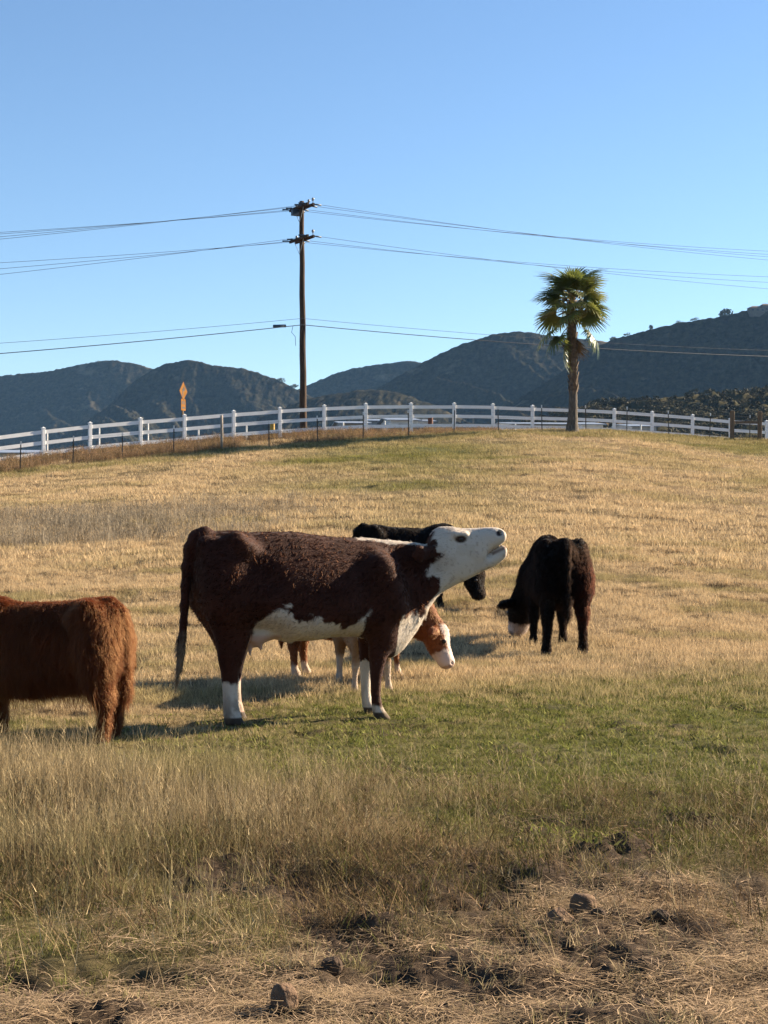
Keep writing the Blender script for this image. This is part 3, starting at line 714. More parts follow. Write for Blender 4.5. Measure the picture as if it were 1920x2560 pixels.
TEAL = noisy('teal_plastic', [(0.3, (0.01, 0.11, 0.095)), (0.7, (0.015, 0.15, 0.13))], 9, 0.4)
def bovine(name, H, loc, yaw, poll, muzzle, head_side, colfun, hair, label, steps=((0, 0), (0, 0), (0, 0), (0, 0)), girth=1.0, res=.014, headk=1.0, leg_w=1.0, tail_r=1.0, neck_r=1.0, ear_drop=0.0, eark=1.0, ear_tag=False, tail_dx=0.0):
    """poll / muzzle: head points in units of H, local frame (x forward, y to the animal's left, z up); head_side: axis across the head"""
    poll = np.array(poll, float) * H; muzzle = np.array(muzzle, float) * H
    pts = np.array([poll, muzzle, (-.68 * H, 0, 0), (.64 * H, 0, 1.02 * H)])
    lo = pts.min(0) - .34 * H; hi = pts.max(0) + .34 * H; hi[2] = pts.max(0)[2] + .2 * H
    lo[1] = min(lo[1], -.36 * H); hi[1] = max(hi[1], .36 * H); lo[2] = -.03
    B = Body(lo, hi, res)
    B.loft((0, 0, 0), (1, 0, 0), (0, 1, 0), [(x * H, 0, w * H * girth, b * H, t * H) for (x, t, b, w) in TR], .05 * H, 2.15, .2)
    for sy, (hs, fs) in ((-1, (0, 1)), (1, (2, 3))):
        for rows, st, yc in ((HI, steps[hs], .135), (FO, steps[fs], .125)):
            top = rows[0][0]
            L = []
            for (z, xr, xf, w) in rows:
                k = 1 - z / top
                dx = st[0] * k; dy = st[1] * k
                L.append((z * H, (sy * yc + dy) * H, w * H * leg_w, -(xf + dx) * H, -(xr + dx) * H))
            B.loft((0, 0, 0), (0, 0, 1), (0, 1, 0), L, .045 * H, 2.1)
        B.cone((-.42 * H, sy * .15 * H, .97 * H), (-.36 * H, sy * .18 * H, .90 * H), .04 * H, .05 * H, .09 * H)
    # neck
    b0 = np.array((.44 * H, 0, .78 * H)); ax = muzzle - poll; hl = np.linalg.norm(ax); ax /= hl
    mid = (b0 + poll) / 2 + np.array((.03 * H, 0, .035 * H)); jaw = poll + ax * hl * .25
    B.cone(b0, mid, .205 * H * neck_r, .155 * H * neck_r, .10 * H, (1, .72, 1)); B.cone(mid, poll + ax * hl * .10, .155 * H * neck_r, .105 * H * neck_r, .06 * H, (1, .8, 1))
    B.cone(b0 - np.array((0, 0, .14 * H)), jaw, .13 * H, .085 * H, .08 * H, (1, .6, 1))
    # head
    side = np.array(head_side, float); side -= ax * (side @ ax); side /= np.linalg.norm(side); w = np.cross(ax, side)   # w points to the forehead side or throat
    if w[2] * 1.0 < 0 and abs(w[2]) > .2: pass
    hs_ = headk * H
    st = [(-.03, .055, -.05, .05), (.02, .085, -.075, .085), (.08, .108, -.085, .115), (.15, .112, -.08, .125), (.22, .096, -.07, .115), (.29, .084, -.066, .095), (.35, .086, -.066, .082), (.385, .076, -.058, .066), (.408, .04, -.035, .04)]
    sc = hl / .40
    # throat lies toward the body: choose sign so that +w is the throat side
    sg = 1.0 if (w @ (b0 - poll)) > 0 else -1.0
    B.loft(poll, ax, side, [(t * sc, 0, r * hs_, min(sg * a, sg * b) * hs_, max(sg * a, sg * b) * hs_) for (t, r, a, b) in st], .03 * H, 2.2)
    for sy in (-1, 1):
        e0 = poll + ax * .02 * sc + side * sy * .08 * hs_; e1 = e0 + side * sy * .13 * hs_ + np.array((0, 0, -.02 - ear_drop)) * H - ax * .01 * H
        e1 = e0 + (e1 - e0) * eark; B.cone(e0, e1, .022 * hs_ * eark, .034 * hs_ * eark, .02 * H); B.cone(e1, e1 + (e1 - e0) * .45, .033 * hs_ * eark, .012 * hs_, .015 * H)
        if sy < 0: tag_at = e1
        en = poll + ax * .165 * sc + side * sy * .122 * hs_ - w * sg * .035 * hs_
        B.cone(en, en + side * sy * .02 * hs_, .020 * hs_, .016 * hs_, .012, cut=True)
        nn = muzzle - ax * .022 * sc + side * sy * .045 * hs_ - w * sg * .035 * hs_
        B.cone(nn, nn + side * sy * .03 * hs_, .013 * hs_, .012 * hs_, .01, cut=True)
    # tail
    tp = [(-.56, .99), (-.635, .93), (-.665, .80), (-.672, .65), (-.675, .50), (-.675, .38), (-.675, .28)]; rr = [.045, .038, .030, .027, .030, .030, .008]
    for i in range(6):
        B.cone(((tp[i][0] + tail_dx) * H, 0, tp[i][1] * H), ((tp[i + 1][0] + tail_dx) * H, 0, tp[i + 1][1] * H), rr[i] * H * tail_r, rr[i + 1] * H * tail_r, .02 * H)
    ctx = dict(H=H, poll=poll, ax=ax, side=side, w=w * sg, hl=hl, muzzle=muzzle)
    root = finish_animal(name, B, lambda P, N: colfun(P, N, ctx), loc, yaw, [dict(h, dirfun=(lambda R, n, h=h: h['dirfun'](R, n, ctx)), lenfun=(lambda R, n, h=h: h['lenfun'](R, n, ctx))) for h in hair], 2)
    for sy in (-1, 1):
        en = poll + ax * .165 * sc + side * sy * .096 * hs_ - w * sg * .035 * hs_
        eye(root, tuple(en), .019 * hs_, sy)
    if ear_tag:
        m = MB(); c = Vector(tag_at) + Vector((.0, -.05, -.06)); m.box(c, (.075, .006, .085), Matrix.Rotation(-.2, 3, 'Y')); m.box(c + Vector((0, 0, .05)), (.03, .005, .03)); m.build('ear_tag', TEAL, root)
    tag(root, label, 'calf' if 'calf' in name else 'cow', 'cattle in the pasture')
    return root

def flow_std(R, n, c):
    H = c['H']; f = np.zeros_like(R); f[:, 0] = -.35; f[:, 2] = -1.0
    leg = R[:, 2] < .38 * H; f[leg, 0] = 0
    hd = ((R - c['poll']) @ c['ax'] > -.02) & (np.linalg.norm(R - (c['poll'] + c['muzzle']) / 2, axis=1) < c['hl'] * .8)
    f[hd] = c['ax'] * .8 + np.array((0, 0, -.3)); return f
def len_shag(R, n, c):
    H = c['H']; x, y, z = R.T
    k = np.ones(len(R)); k = np.where(z < .30 * H, .75, k); k = np.where(z < .14 * H, .5, k); k = np.where(z < .035 * H, 0, k)
    under = (n[:, 2] < -.4) & (z < .5 * H) & (np.abs(x) < .5 * H); k = np.where(under, 1.35, k)
    tail = (x < -.63 * H) & (z < .5 * H); k = np.where(tail, 1.3, k)
    t = (R - c['poll']) @ c['ax']; hd = np.linalg.norm(R - (c['poll'] + c['muzzle']) / 2, axis=1) < c['hl'] * .75
    k = np.where(hd & (t > .15 * c['hl']), .5, k); k = np.where(hd & (t > .72 * c['hl']), .12, k); return k
def len_fluffy(R, n, c):
    k = len_shag(R, n, c); hd = np.linalg.norm(R - (c['poll'] + c['muzzle']) / 2, axis=1) < c['hl'] * .75
    return np.where(hd, np.maximum(k, .55) * 1.1, k)
def len_leggy(R, n, c):
    k = len_shag(R, n, c); under = (n[:, 2] < -.2) & (R[:, 2] < .55 * c['H']); return np.where(under, .5, k)
def len_short(R, n, c):
    k = len_shag(R, n, c); return np.minimum(k, 1.0)
def hoof(cc, P, H): return blend(cc, (0.03, 0.024, 0.02), sstep(.038, .028, P[:, 2] / H))

# black shaggy steer at the right, seen from behind, grazing with its head swung to its left
def col_black_white(P, N, c):
    v = .7 + .6 * fbm(P[:, 0] * 8, P[:, 2] * 8 + P[:, 1] * 6, 81, 3)
    cc = np.array((0.0030, 0.0023, 0.0021))[None] * v[:, None]
    x, y, z = P.T; H = c['H']
    rust = sstep(-.04, -.17, y) * sstep(.15, .35, z / H) * sstep(.92, .6, z / H) * sstep(.2, -.35, x / H)
    cc = blend(cc, (0.030, 0.008, 0.005), rust * .3)
    t = (P - c['poll']) @ c['ax'] / c['hl']; near = np.linalg.norm(P - (c['poll'] + c['muzzle']) / 2, axis=1) < c['hl'] * .75
    cc = blend(cc, (0.40, 0.32, 0.27), sstep(.60, .66, t + .10 * (fbm(x * 20, z * 20, 82, 2) - .5)) * near)
    cc = blend(cc, (0.30, 0.20, 0.15), sstep(.93, 1.0, t) * near * .8)
    return hoof(cc, P, H)
g = float(ground_z(1.98, 17.3))
bovine('cow', 1.24, (1.93, 17.35, g - .01), math.radians(90 + 3), (.78, .20, .42), (.88, .235, .08), (.75, -1, .15), col_black_white,
       [dict(count=80000, length=.046, radius=.0018, lie=.66, droop=.5, curl=1.5, seed=11, mat=FUR_DARK, tip=(3.2, 2.0, 1.4), dirfun=flow_std, lenfun=len_leggy, clump=.45)],
       'shaggy black cow with a white muzzle grazing at the right, seen from behind', steps=((.02, -.035), (.04, -.02), (-.05, .035), (-.02, .02)), girth=.84, leg_w=1.0, tail_r=.75, headk=1.12)

# black cow behind the bellowing one, head down facing the camera
def col_black(P, N, c):
    v = .7 + .6 * fbm(P[:, 0] * 8, P[:, 2] * 8 + P[:, 1] * 6, 91, 3)
    return hoof(np.array((0.0030, 0.0026, 0.0025))[None] * v[:, None], P, c['H'])
gb = float(ground_z(-.4, 21.2))
bcow = bovine('cow', 1.13, (.34, 21.4, gb - .01), math.radians(2), (.80, -.05, .43), (.87, -.15, .12), (.42, 1, .1), col_black,
       [dict(count=50000, length=.042, radius=.0022, lie=.68, droop=.5, curl=1.3, seed=13, mat=FUR_DARK, tip=(2.6, 1.9, 1.5), dirfun=flow_std, lenfun=len_fluffy, clump=.45)],
       'shaggy black cow partly hidden behind the bellowing cow, its head lowered beyond her chest', headk=1.1, leg_w=1.1, ear_tag=True)

# red-brown calf with white face grazing behind the cow's chest
def col_calf(P, N, c):
    x, y, z = P.T; H = c['H']
    v = .75 + .5 * fbm(x * 8, z * 8 + y * 6, 95, 3)
    cc = np.array((0.15, 0.050, 0.016))[None] * v[:, None]
    R = P - c['poll']; t = R @ c['ax'] / c['hl']; f = -(R @ c['w']) / c['hl']
    near = np.linalg.norm(P - (c['poll'] + c['muzzle']) / 2, axis=1) < c['hl'] * .78
    nz = .10 * (fbm(x * 22, z * 22 + y * 10, 96, 2) - .5)
    blaze = np.maximum(sstep(.56, .62, t + nz - .05 * f), sstep(.10, .14, f + nz - .02) * sstep(-.05, .06, t))
    cc = blend(cc, (0.50, 0.40, 0.34), blaze * near)
    cc = blend(cc, (0.28, 0.16, 0.12), sstep(.93, 1.0, t) * near * .8)
    eyep = sstep(.10, .05, np.hypot(t - .43, f - .085)) * near * (np.abs(R @ c['side']) > .05); cc = blend(cc, (0.10, 0.035, 0.015), eyep * .8)
    cc = blend(cc, (0.40, 0.30, 0.22), sstep(.17, .12, z / H + nz * .5))
    return hoof(cc, P, H)
gc = float(ground_z(-.35, 14.3))
bovine('calf', .95, (-.33, 14.4, gc - .01), math.radians(-7), (.85, -.02, .51), (1.0, -.08, .135), (-.10, 1, .0), col_calf,
       [dict(count=30000, length=.022, radius=.0016, lie=.72, droop=.3, curl=1.1, seed=17, dirfun=flow_std, lenfun=len_short, clump=.4, npt=4)],
       'red-brown calf with a white face grazing just behind the bellowing cow', steps=((0, .0), (-.0, .0), (.06, 0), (.10, 0)), res=.0125, girth=.9, ear_drop=.03, headk=1.12, eark=1.35)

# pale calf behind the cow's belly: only its legs show
def col_tan(P, N, c):
    x, y, z = P.T; H = c['H']
    v = .8 + .4 * fbm(x * 8, z * 8 + y * 6, 98, 3)
    cc = np.array((0.22, 0.125, 0.062))[None] * v[:, None]
    cc = blend(cc, (0.42, 0.33, 0.25), sstep(.34, .26, z / H) * .8)
    return hoof(cc, P, H)
gd = float(ground_z(-.15, 13.6))
bovine('calf', .86, (-.18, 13.62, gd - .01), math.radians(-78), (.72, .0, .92), (1.0, .0, .78), (0, 1, 0), col_tan,
       [dict(count=14000, length=.018, radius=.0015, lie=.8, droop=.3, curl=.6, seed=19, dirfun=flow_std, lenfun=len_short, clump=.3, npt=4)],
       'small tan calf hidden behind the bellowing cow, only its pale legs showing below her belly', steps=((0, -.03), (.0, -.05), (0, .03), (.0, .06)), girth=.8)

# long-haired rust-red calf cut off by the left edge
def col_red(P, N, c):
    x, y, z = P.T; v = .7 + .6 * fbm(x * 8, z * 8 + y * 6, 99, 3)
    cc = np.array((0.135, 0.034, 0.0085))[None] * v[:, None]
    cc = blend(cc, (0.55, 0.42, 0.28), sstep(.07, .04, np.hypot(x + .08, np.abs(y))) * (z < .42) * (N[:, 2] < 0))
    return hoof(cc, P, c['H'])
def len_red(R, n, c):
    k = len_shag(R, n, c); x, y, z = R.T; H = c['H']
    k = np.where((n[:, 2] > .6) & (z > .85 * H), .75, k); return k
def len_red_long(R, n, c):
    return np.where((R[:, 2] > .40 * c['H']) & (R[:, 0] > -.5 * c['H']), len_red(R, n, c), 0.0) + np.where((R[:, 2] < .45 * c['H']) & (R[:, 2] > .12 * c['H']), .5, 0.0)
ge = float(ground_z(-2.35, 10.7))
bovine('calf', .97, (-2.36, 10.62, ge - .01), math.radians(180 - 14), (.88, .0, .60), (1.05, .0, .26), (0, 1, 0), col_red,
       [dict(count=140000, length=.058, radius=.0011, lie=.66, droop=.55, curl=1.5, seed=23, dirfun=flow_std, lenfun=len_red, clump=.5), dict(count=9000, length=.085, radius=.0016, lie=.6, droop=.7, curl=1.6, seed=24, dirfun=flow_std, lenfun=len_red_long, clump=.6)],
       'long-haired rust-red calf cut off by the left edge, its rump toward the cow', steps=((.02, 0), (0, 0), (-.02, 0), (0, 0)), girth=1.02, leg_w=1.35, tail_dx=.035, tail_r=.8, res=.0135)
# ------------------------------------------------------------------ fences
WHITE = noisy('white_vinyl', [(0.3, (0.70, 0.69, 0.67)), (0.7, (0.80, 0.79, 0.77))], 3, 0.45, spec=0.4)
STEEL = noisy('dark_steel_post', [(0.3, (0.030, 0.032, 0.028)), (0.7, (0.07, 0.06, 0.05))], 9, 0.6)
TIP = noisy('white_tip', [(0.3, (0.6, 0.6, 0.58)), (0.7, (0.75, 0.75, 0.72))], 9, 0.6)
TIMBER = noisy('weathered_timber', [(0.3, (0.085, 0.055, 0.035)), (0.7, (0.20, 0.14, 0.09))], 6, 0.9, 0.4, stretch=(6, 6, .6))
PALEWOOD = noisy('pale_timber', [(0.3, (0.22, 0.19, 0.15)), (0.7, (0.36, 0.31, 0.25))], 6, 0.9, 0.4, stretch=(6, 6, .6))
WIRE = noisy('fence_wire', [(0.3, (0.08, 0.08, 0.08)), (0.7, (0.16, 0.15, 0.14))], 20, 0.5, metal=0.6)

def white_fence():
    root = empty('rail_fence', (0, 0, 0))
    tag(root, 'long white three-rail fence running along the crest of the pasture', 'fence')
    pm = MB(); pm.box((0, 0, W_H * .5 - .06), (.135, .135, W_H - .02), bev=.006); pme = pm.mesh('post', WHITE)
    cm = MB(); cm.box((0, 0, .012), (.165, .165, .024)); 
    for q in ((1, 1), (-1, 1), (-1, -1), (1, -1)):
        a = (q[0] * .07, q[1] * .07, .0245); n = (-q[1] * .07, q[0] * .07, .0245); cm.face([a, n, (0, 0, .075)])
    cme = cm.mesh('post_cap', WHITE)
    pts = [(-130, 1099), *W_POST, (2105, 1066)]
    P = []
    for (px, py) in pts:
        d = float(d_white(px)); w = at(px, py, d); P.append(w)
    rnd = random.Random(3)
    for i, w in enumerate(P):
        a = P[min(i + 1, len(P) - 1)] - P[max(i - 1, 0)]; rz = math.atan2(a.y, a.x)
        o = obj('post', pme, root, (w.x, w.y, w.z - W_H)); o.rotation_euler = (rnd.uniform(-.012, .012), rnd.uniform(-.012, .012), rz)
        c = obj('post_cap', cme, o, (0, 0, W_H - .069))
    for i in range(len(P) - 1):
        a, b = P[i], P[i + 1]
        for h in (.10, .56, 1.02):
            q = MB(); pa = Vector((a.x, a.y, a.z - h - .11)); pb = Vector((b.x, b.y, b.z - h - .11)); v = pb - pa
            sag = rnd.uniform(0, .02)
            M = v.to_track_quat('X', 'Z').to_matrix()
            mid = (pa + pb) / 2
            q.box((0, 0, 0), (v.length - .10, .042, .16), M)
            q.build('rail', WHITE, root, loc=(mid.x, mid.y, mid.z - sag))
white_fence()

def wire_fence():
    root = empty('wire_fence', (0, 0, 0))
    tag(root, 'wire stock fence on thin dark steel posts in front of the white fence', 'fence')
    tm = MB(); tm.cur = 0
    tm.box((0, 0, .56), (.045, .008, 1.16)); tm.box((0, .02, .56), (.010, .036, 1.16)); tme = tm.mesh('steel_post', STEEL)
    tt = MB(); tt.box((0, 0, .07), (.050, .014, .14)); tt.box((0, .024, .07), (.014, .038, .14)); tte = tt.mesh('white_tip', TIP)
    rnd = random.Random(5); tops = []
    for i, (px, py) in enumerate([(-80, 1194)] + T_POST + [(1980, 1110)]):
        d = float(d_wire(px)); w = at(px, py, d); z = float(ground_z(w.x, w.y)) - .05
        if px == 554:
            m = MB(); m.tube([(0, 0, -.1), (.01, 0, .7), (.0, 0, 1.5)], [.062, .06, .056], 9); o = m.build('timber_post', PALEWOOD, root, True, (w.x, w.y, z))
        else:
            o = obj('steel_post', tme, root, (w.x, w.y, z)); o.rotation_euler = (rnd.uniform(-.03, .03), rnd.uniform(-.03, .03), .2)
            obj('white_tip', tte, o, (0, -.002, 1.13))
        tops.append((w.x, w.y, z))
    for h in (.25, .5, .75, 1.0, 1.18):
        m = MB(); m.tube([(x, y - .03, z + h) for (x, y, z) in tops], .0028, 5, False); m.build('wire', WIRE, root)
    B = []
    for px, py in ((1830, 1103), (1899, 1106)):
        d = float(d_wire(px)) - .3; w = at(px, py, d); z = float(ground_z(w.x, w.y)); B.append((w.x, w.y, z))
        m = MB(); m.box((0, 0, .68), (.17, .17, 1.5), bev=.015); o = m.build('brace_post', TIMBER, root, loc=(w.x, w.y, z)); o.rotation_euler = (0, .01, .2)
    a = Vector(B[0]); b = Vector(B[1]); v = b - a; m = MB(); m.box((0, 0, 0), (v.length - .16, .10, .12), v.to_track_quat('X', 'Z').to_matrix())
    c = (a + b) / 2; m.build('brace_rail', TIMBER, root, loc=(c.x, c.y, c.z + .88))
wire_fence()

# ------------------------------------------------------------------ utility pole and wires
PD = 76.0
pole_x = (760 - 960) / F * PD; pole_base = float(ground_z(pole_x, PD))
POLE = noisy('creosoted_pole', [(0.25, (0.020, 0.014, 0.011)), (0.55, (0.065, 0.040, 0.026)), (0.8, (0.15, 0.085, 0.05))], 5, 0.9, 0.5, stretch=(5, 5, .35))
CER = noisy('grey_insulator', [(0.3, (0.20, 0.22, 0.25)), (0.7, (0.34, 0.36, 0.38))], 9, 0.3)
BLUE = noisy('dark_line_hardware', [(0.3, (0.03, 0.05, 0.08)), (0.7, (0.06, 0.09, 0.13))], 9, 0.5)
ARM = Vector((0.47, -0.88, 0)); LINE = Vector((0.88, 0.47, 0))
attach = {}
def zpix(py): return HC - (py - HOR) / F * PD
def utility_pole():
    root = empty('utility_pole', (pole_x, PD, pole_base)); z0 = pole_base
    tag(root, 'tall brown wooden utility pole with two sets of crossarms behind the white fence', 'utility pole')
    top = zpix(503) - z0
    m = MB(); n = 16; m.tube([(-.02 + .10 * (i / n) * -1.0 + .012 * math.sin(i * 1.7), 0, -.3 + (top + .3) * i / n) for i in range(n + 1)], [.185 - .075 * i / n for i in range(n + 1)], 12)
    m.build('pole', POLE, root, True)
    def arm(py, off, L=2.1, sh=0.0):
        z = zpix(py) - z0; m = MB(); M = Matrix((ARM, LINE, Vector((0, 0, 1)))).transposed()
        c = LINE * off + ARM * sh + Vector((-.11, 0, z)); m.box((0, 0, 0), (L, .10, .13), M); m.build('crossarm', POLE, root, loc=c); return c
    for (py, tier, offs) in ((519, 'upper', (-.95, -.52, .48, .95)), (598, 'middle', (-.95, -.4, .95))):
        c1 = arm(py, .16, 2.1); c2 = arm(py, -.16, 2.1)
        for t in offs:
            p = c1 + ARM * t; m = MB(); m.tube([p + Vector((0, 0, .06)), p + Vector((0, 0, .18)), p + Vector((0, 0, .20)), p + Vector((0, 0, .30)), p + Vector((0, 0, .34))], [.02, .02, .055, .07, .03], 8)
            m.build('insulator', CER, root, True)
            # dead-end strings each side
            for sgn in (-1, 1):
                q = (c1 if sgn > 0 else c2) + ARM * t; m = MB(); m.tube([q + Vector((0, 0, .02)), q + LINE * sgn * .22 + Vector((0, 0, .02)), q + LINE * sgn * .45 + Vector((0, 0, .0))], [.02, .04, .04], 7); m.build('strain_insulator', BLUE, root, True)
        for t in (-.55, .55):
            m = MB(); m.tube([c2 + ARM * t - Vector((0, 0, .06)), Vector((-.11, 0, c2.z - .75)) - LINE * .12], .014, 5); m.build('arm_brace', CER, root)
        attach[tier] = [(c1 + ARM * t) + Vector((pole_x, PD, z0 + .04)) for t in offs]
    m = MB(); M = Matrix((LINE, ARM, Vector((0, 0, 1)))).transposed(); p = Vector((0, 0, zpix(530) - z0)) - LINE * .25 - ARM * .35
    m.box(p, (.5, .22, .30), M); m.build('cutout_box', BLUE, root)
    p = Vector((-.05, 0, zpix(815) - z0)); m = MB(); m.tube([p - LINE * 1.6 - Vector((0, 0, .10)), p - LINE * .95 - Vector((0, 0, .05))], .075, 9); m.build('splice_case', BLUE, root, True)
    m = MB(); m.tube([p - LINE * .55 + Vector((0, 0, -.05)), p - LINE * .62 + Vector((0, 0, -.35)), p - LINE * .42 + Vector((0, 0, -.55)), p - LINE * .40 + Vector((0, 0, -1.0))], .012, 5); m.build('drop_loop', BLUE, root)
    attach['cable'] = [Vector((pole_x - .05, PD - .16, zpix(797))), Vector((pole_x - .05, PD - .16, zpix(813)))]
utility_pole()
LINEMAT = noisy('line_conductor', [(0.3, (0.035, 0.045, 0.06)), (0.7, (0.07, 0.08, 0.10))], 9, 0.5)
def power_lines():
    exits = {'upper': ([581, 585, 592, 598], [628, 636, 642, 650]), 'middle': ([657, 672, 686], [692, 706, 722]), 'cable': ([858, 884], [876, 891])}
    rank = {'upper': ['topmost', 'second', 'third', 'lowest'], 'middle': ['top', 'centre', 'bottom'], 'cable': ['thinner upper', 'thicker lower']}
    what = {'upper': 'of the four overhead wires on the pole top', 'middle': 'of the three overhead wires on the second crossarm', 'cable': 'of the two low cables halfway up the pole'}
    for tier, (Ls, Rs) in exits.items():
        for k, p in enumerate(attach[tier]):
            pts = []
            for sgn, py, ex in ((-1, Ls[k], 0.0), (1, Rs[k], 1920.0)):
                u = (ex - 960) / F; s = (u * p.y - p.x) / (LINE.x - u * LINE.y)     # along LINE until the frame edge
                d = p.y + LINE.y * s; zt = HC - (py - HOR) / F * d; b = .0009
                a = (zt - p.z - b * s * s) / s
                ss = np.linspace(0, 58 * sgn, 30)
                seg = [(p.x + LINE.x * t, p.y + LINE.y * t, p.z + a * t + b * t * t) for t in ss]
                pts = (seg[::-1] + pts) if sgn < 0 else (pts + seg[1:])
            m = MB(); m.tube(pts, .009 if tier != 'cable' else (.009, .019)[k], 5, False)
            o = m.build('power_line', LINEMAT)
            tag(o, f'{rank[tier][k]} {what[tier]}', 'wire', 'overhead wires')
power_lines()

# ------------------------------------------------------------------ fan palm
def palm():
    d = 70.6; w = at(1430, 1077, d); z0 = float(ground_z(w.x, d)) - .06; k = d / F
    root = empty('palm_tree', (w.x, d, z0)); root.scale = (1.05, 1.05, 1.05); tag(root, 'fan palm with a shaggy trunk standing alone on the crest before the fence', 'palm tree')
    BARK = noisy('palm_bark', [(0.25, (0.04, 0.034, 0.027)), (0.5, (0.10, 0.083, 0.066)), (0.75, (0.20, 0.165, 0.13))], 4, 0.95, 0.7, 20, stretch=(4, 4, 1.2))
    BOOT = noisy('palm_boots', [(0.25, (0.06, 0.040, 0.027)), (0.55, (0.14, 0.098, 0.066)), (0.85, (0.30, 0.235, 0.17))], 7, 0.9, 0.4)
    zt = [0, .15, .4, .9, 1.8, 2.8, 3.9, 4.9, 5.6, 5.9]; rr = [.40, .30, .25, .205, .175, .165, .175, .17, .15, .09]
    n = 60; zz = np.linspace(-.1, 5.9, n); rad = np.interp(zz, zt, rr) * (1 + .03 * np.sin(zz * 23)); bx = .06 * np.sin(zz * .7)
    m = MB(); m.tube([(bx[i], 0, zz[i]) for i in range(n)], list(rad), 18); m.build('trunk', BARK, root, True)
    rnd = random.Random(9)
    # old leaf bases clinging to the upper trunk
    for i in range(150):
        z = 1.7 + 3.9 * (i / 150.0); a = i * 2.39996; r = float(np.interp(z, zt, rr)); L = rnd.uniform(.22, .40); wd = rnd.uniform(.05, .09)
        c = Vector((math.cos(a), math.sin(a), 0)); t = Vector((-c.y, c.x, 0)); b = c * (r - .02) + Vector((.06 * math.sin(z * .7), 0, z)); e = b + c * rnd.uniform(.03, .12) + Vector((0, 0, L)) + t * rnd.uniform(-.08, .08)
        q = MB(); q.face([b - t * wd, b + t * wd, e + t * wd * .45, e - t * wd * .45]); q.face([b - t * wd + c * .02, e - t * wd * .45 + c * .02, e + t * wd * .45 + c * .02, b + t * wd + c * .02])
        q.build('leaf_base', BOOT, root)
    # fronds
    m_, nt, b = nmat('palm_leaf'); nt.nodes.remove(b); N = nt.nodes
    oi = N.new('ShaderNodeObjectInfo'); rp = ramp(nt, [(0.0, (0.06, 0.085, 0.018)), (0.6, (0.15, 0.17, 0.04)), (1.0, (0.24, 0.23, 0.07))]); nt.links.new(oi.outputs['Random'], rp.inputs[0])
    dn = N.new('ShaderNodeBsdfPrincipled'); dn.inputs['Roughness'].default_value = .38; tr = N.new('ShaderNodeBsdfTranslucent'); mx = N.new('ShaderNodeMixShader'); mx.inputs[0].default_value = .35
    nt.links.new(rp.outputs[0], dn.inputs['Base Color']); nt.links.new(rp.outputs[0], tr.inputs[0]); nt.links.new(dn.outputs[0], mx.inputs[1]); nt.links.new(tr.outputs[0], mx.inputs[2]); nt.links.new(mx.outputs[0], N['Material Output'].inputs[0])
    PET = noisy('petiole', [(0.3, (0.16, 0.13, 0.05)), (0.7, (0.30, 0.20, 0.10))], 6, 0.6)
    DEAD = noisy('dead_leaf', [(0.3, (0.10, 0.065, 0.035)), (0.7, (0.22, 0.155, 0.085))], 6, 0.8)
    def frond_mesh(seed, plen, R, droop, dead=False):
        r = random.Random(seed); q = MB(); q.cur = 1
        bend = r.uniform(.10, .25) + droop * .3
        pp = [Vector((plen * t, 0, -bend * plen * t * t)) for t in (0, .33, .66, 1)]
        q.tube(pp, [.028, .022, .017, .012], 5)
        q.cur = 0; tip = pp[-1]; ax = (pp[-1] - pp[-2]).normalized(); side = Vector((0, 1, 0)); up = side.cross(ax) * -1
        ns = 28; span = math.radians(112 if not dead else 55)
        for i in range(ns):
            a = -span + 2 * span * (i + .5) / ns; L = R * (0.62 + .38 * math.cos(a * .62)) * r.uniform(.88, 1.08)
            dr = ax * math.cos(a) + side * math.sin(a); pr = (side * math.cos(a) - ax * math.sin(a))
            wd = .034 * R / .7; fold = .016 * (1 if i % 2 else -1)
            prev = None; dp = droop * r.uniform(.7, 1.5)
            for j, t in enumerate((0, .25, .55, .8, 1.0)):
                hang = (max(0, t - .45) ** 1.7) * L * (.45 + dp)
                c = tip + dr * (L * t * (1 - .18 * max(0, t - .4))) + up * fold + Vector((0, 0, -hang)) + up * (.10 * L * math.sin(min(t, .7) * 2.2))
                ww = wd * (.35 + 1.6 * t if t < .45 else (1.07 * (1.04 - t) / .59 + .08))
                cur = (c - pr * ww, c + pr * ww)
                if prev: q.face([prev[0], prev[1], cur[1], cur[0]])
                prev = cur
        return q.mesh('frond', [DEAD if dead else m_, PET])
    var = [frond_mesh(100 + i, .74 + .12 * (i % 3), .80 + .06 * (i % 4), .10 + .15 * (i % 4)) for i in range(8)]
    dv = [frond_mesh(200 + i, .6, .75, .9, True) for i in range(2)]
    for i in range(54):
        f = i / 53.0; el = math.radians(82 - 92 * f ** .95) + rnd.uniform(-.12, .12); az = i * 2.39996 + rnd.uniform(-.25, .25)
        o = obj('frond', var[rnd.randrange(8)], root, (.03, 0, 5.95 - .60 * f + rnd.uniform(-.08, .08)))
        s = rnd.uniform(.86, 1.1); o.scale = (s, s, s)
        o.rotation_euler = Euler((rnd.uniform(-.9, .9), -el, az), 'XYZ')
    for (az, el, z, sc, dead) in ((3.2, -22, 5.1, 1.3, 0), (3.5, -40, 4.9, 1.3, 0), (3.0, -52, 4.8, 1.2, 0), (-.25, -30, 5.1, 1.15, 0), (3.9, -76, 4.8, 1.1, 1), (4.4, -82, 4.8, .9, 1), (5.3, -80, 4.8, .8, 1)):
        o = obj('frond', (dv if dead else var)[rnd.randrange(2 if dead else 8)], root, (.03, 0, z)); o.scale = (sc,) * 3; o.rotation_euler = Euler((0, -math.radians(el), az), 'XYZ')
palm()

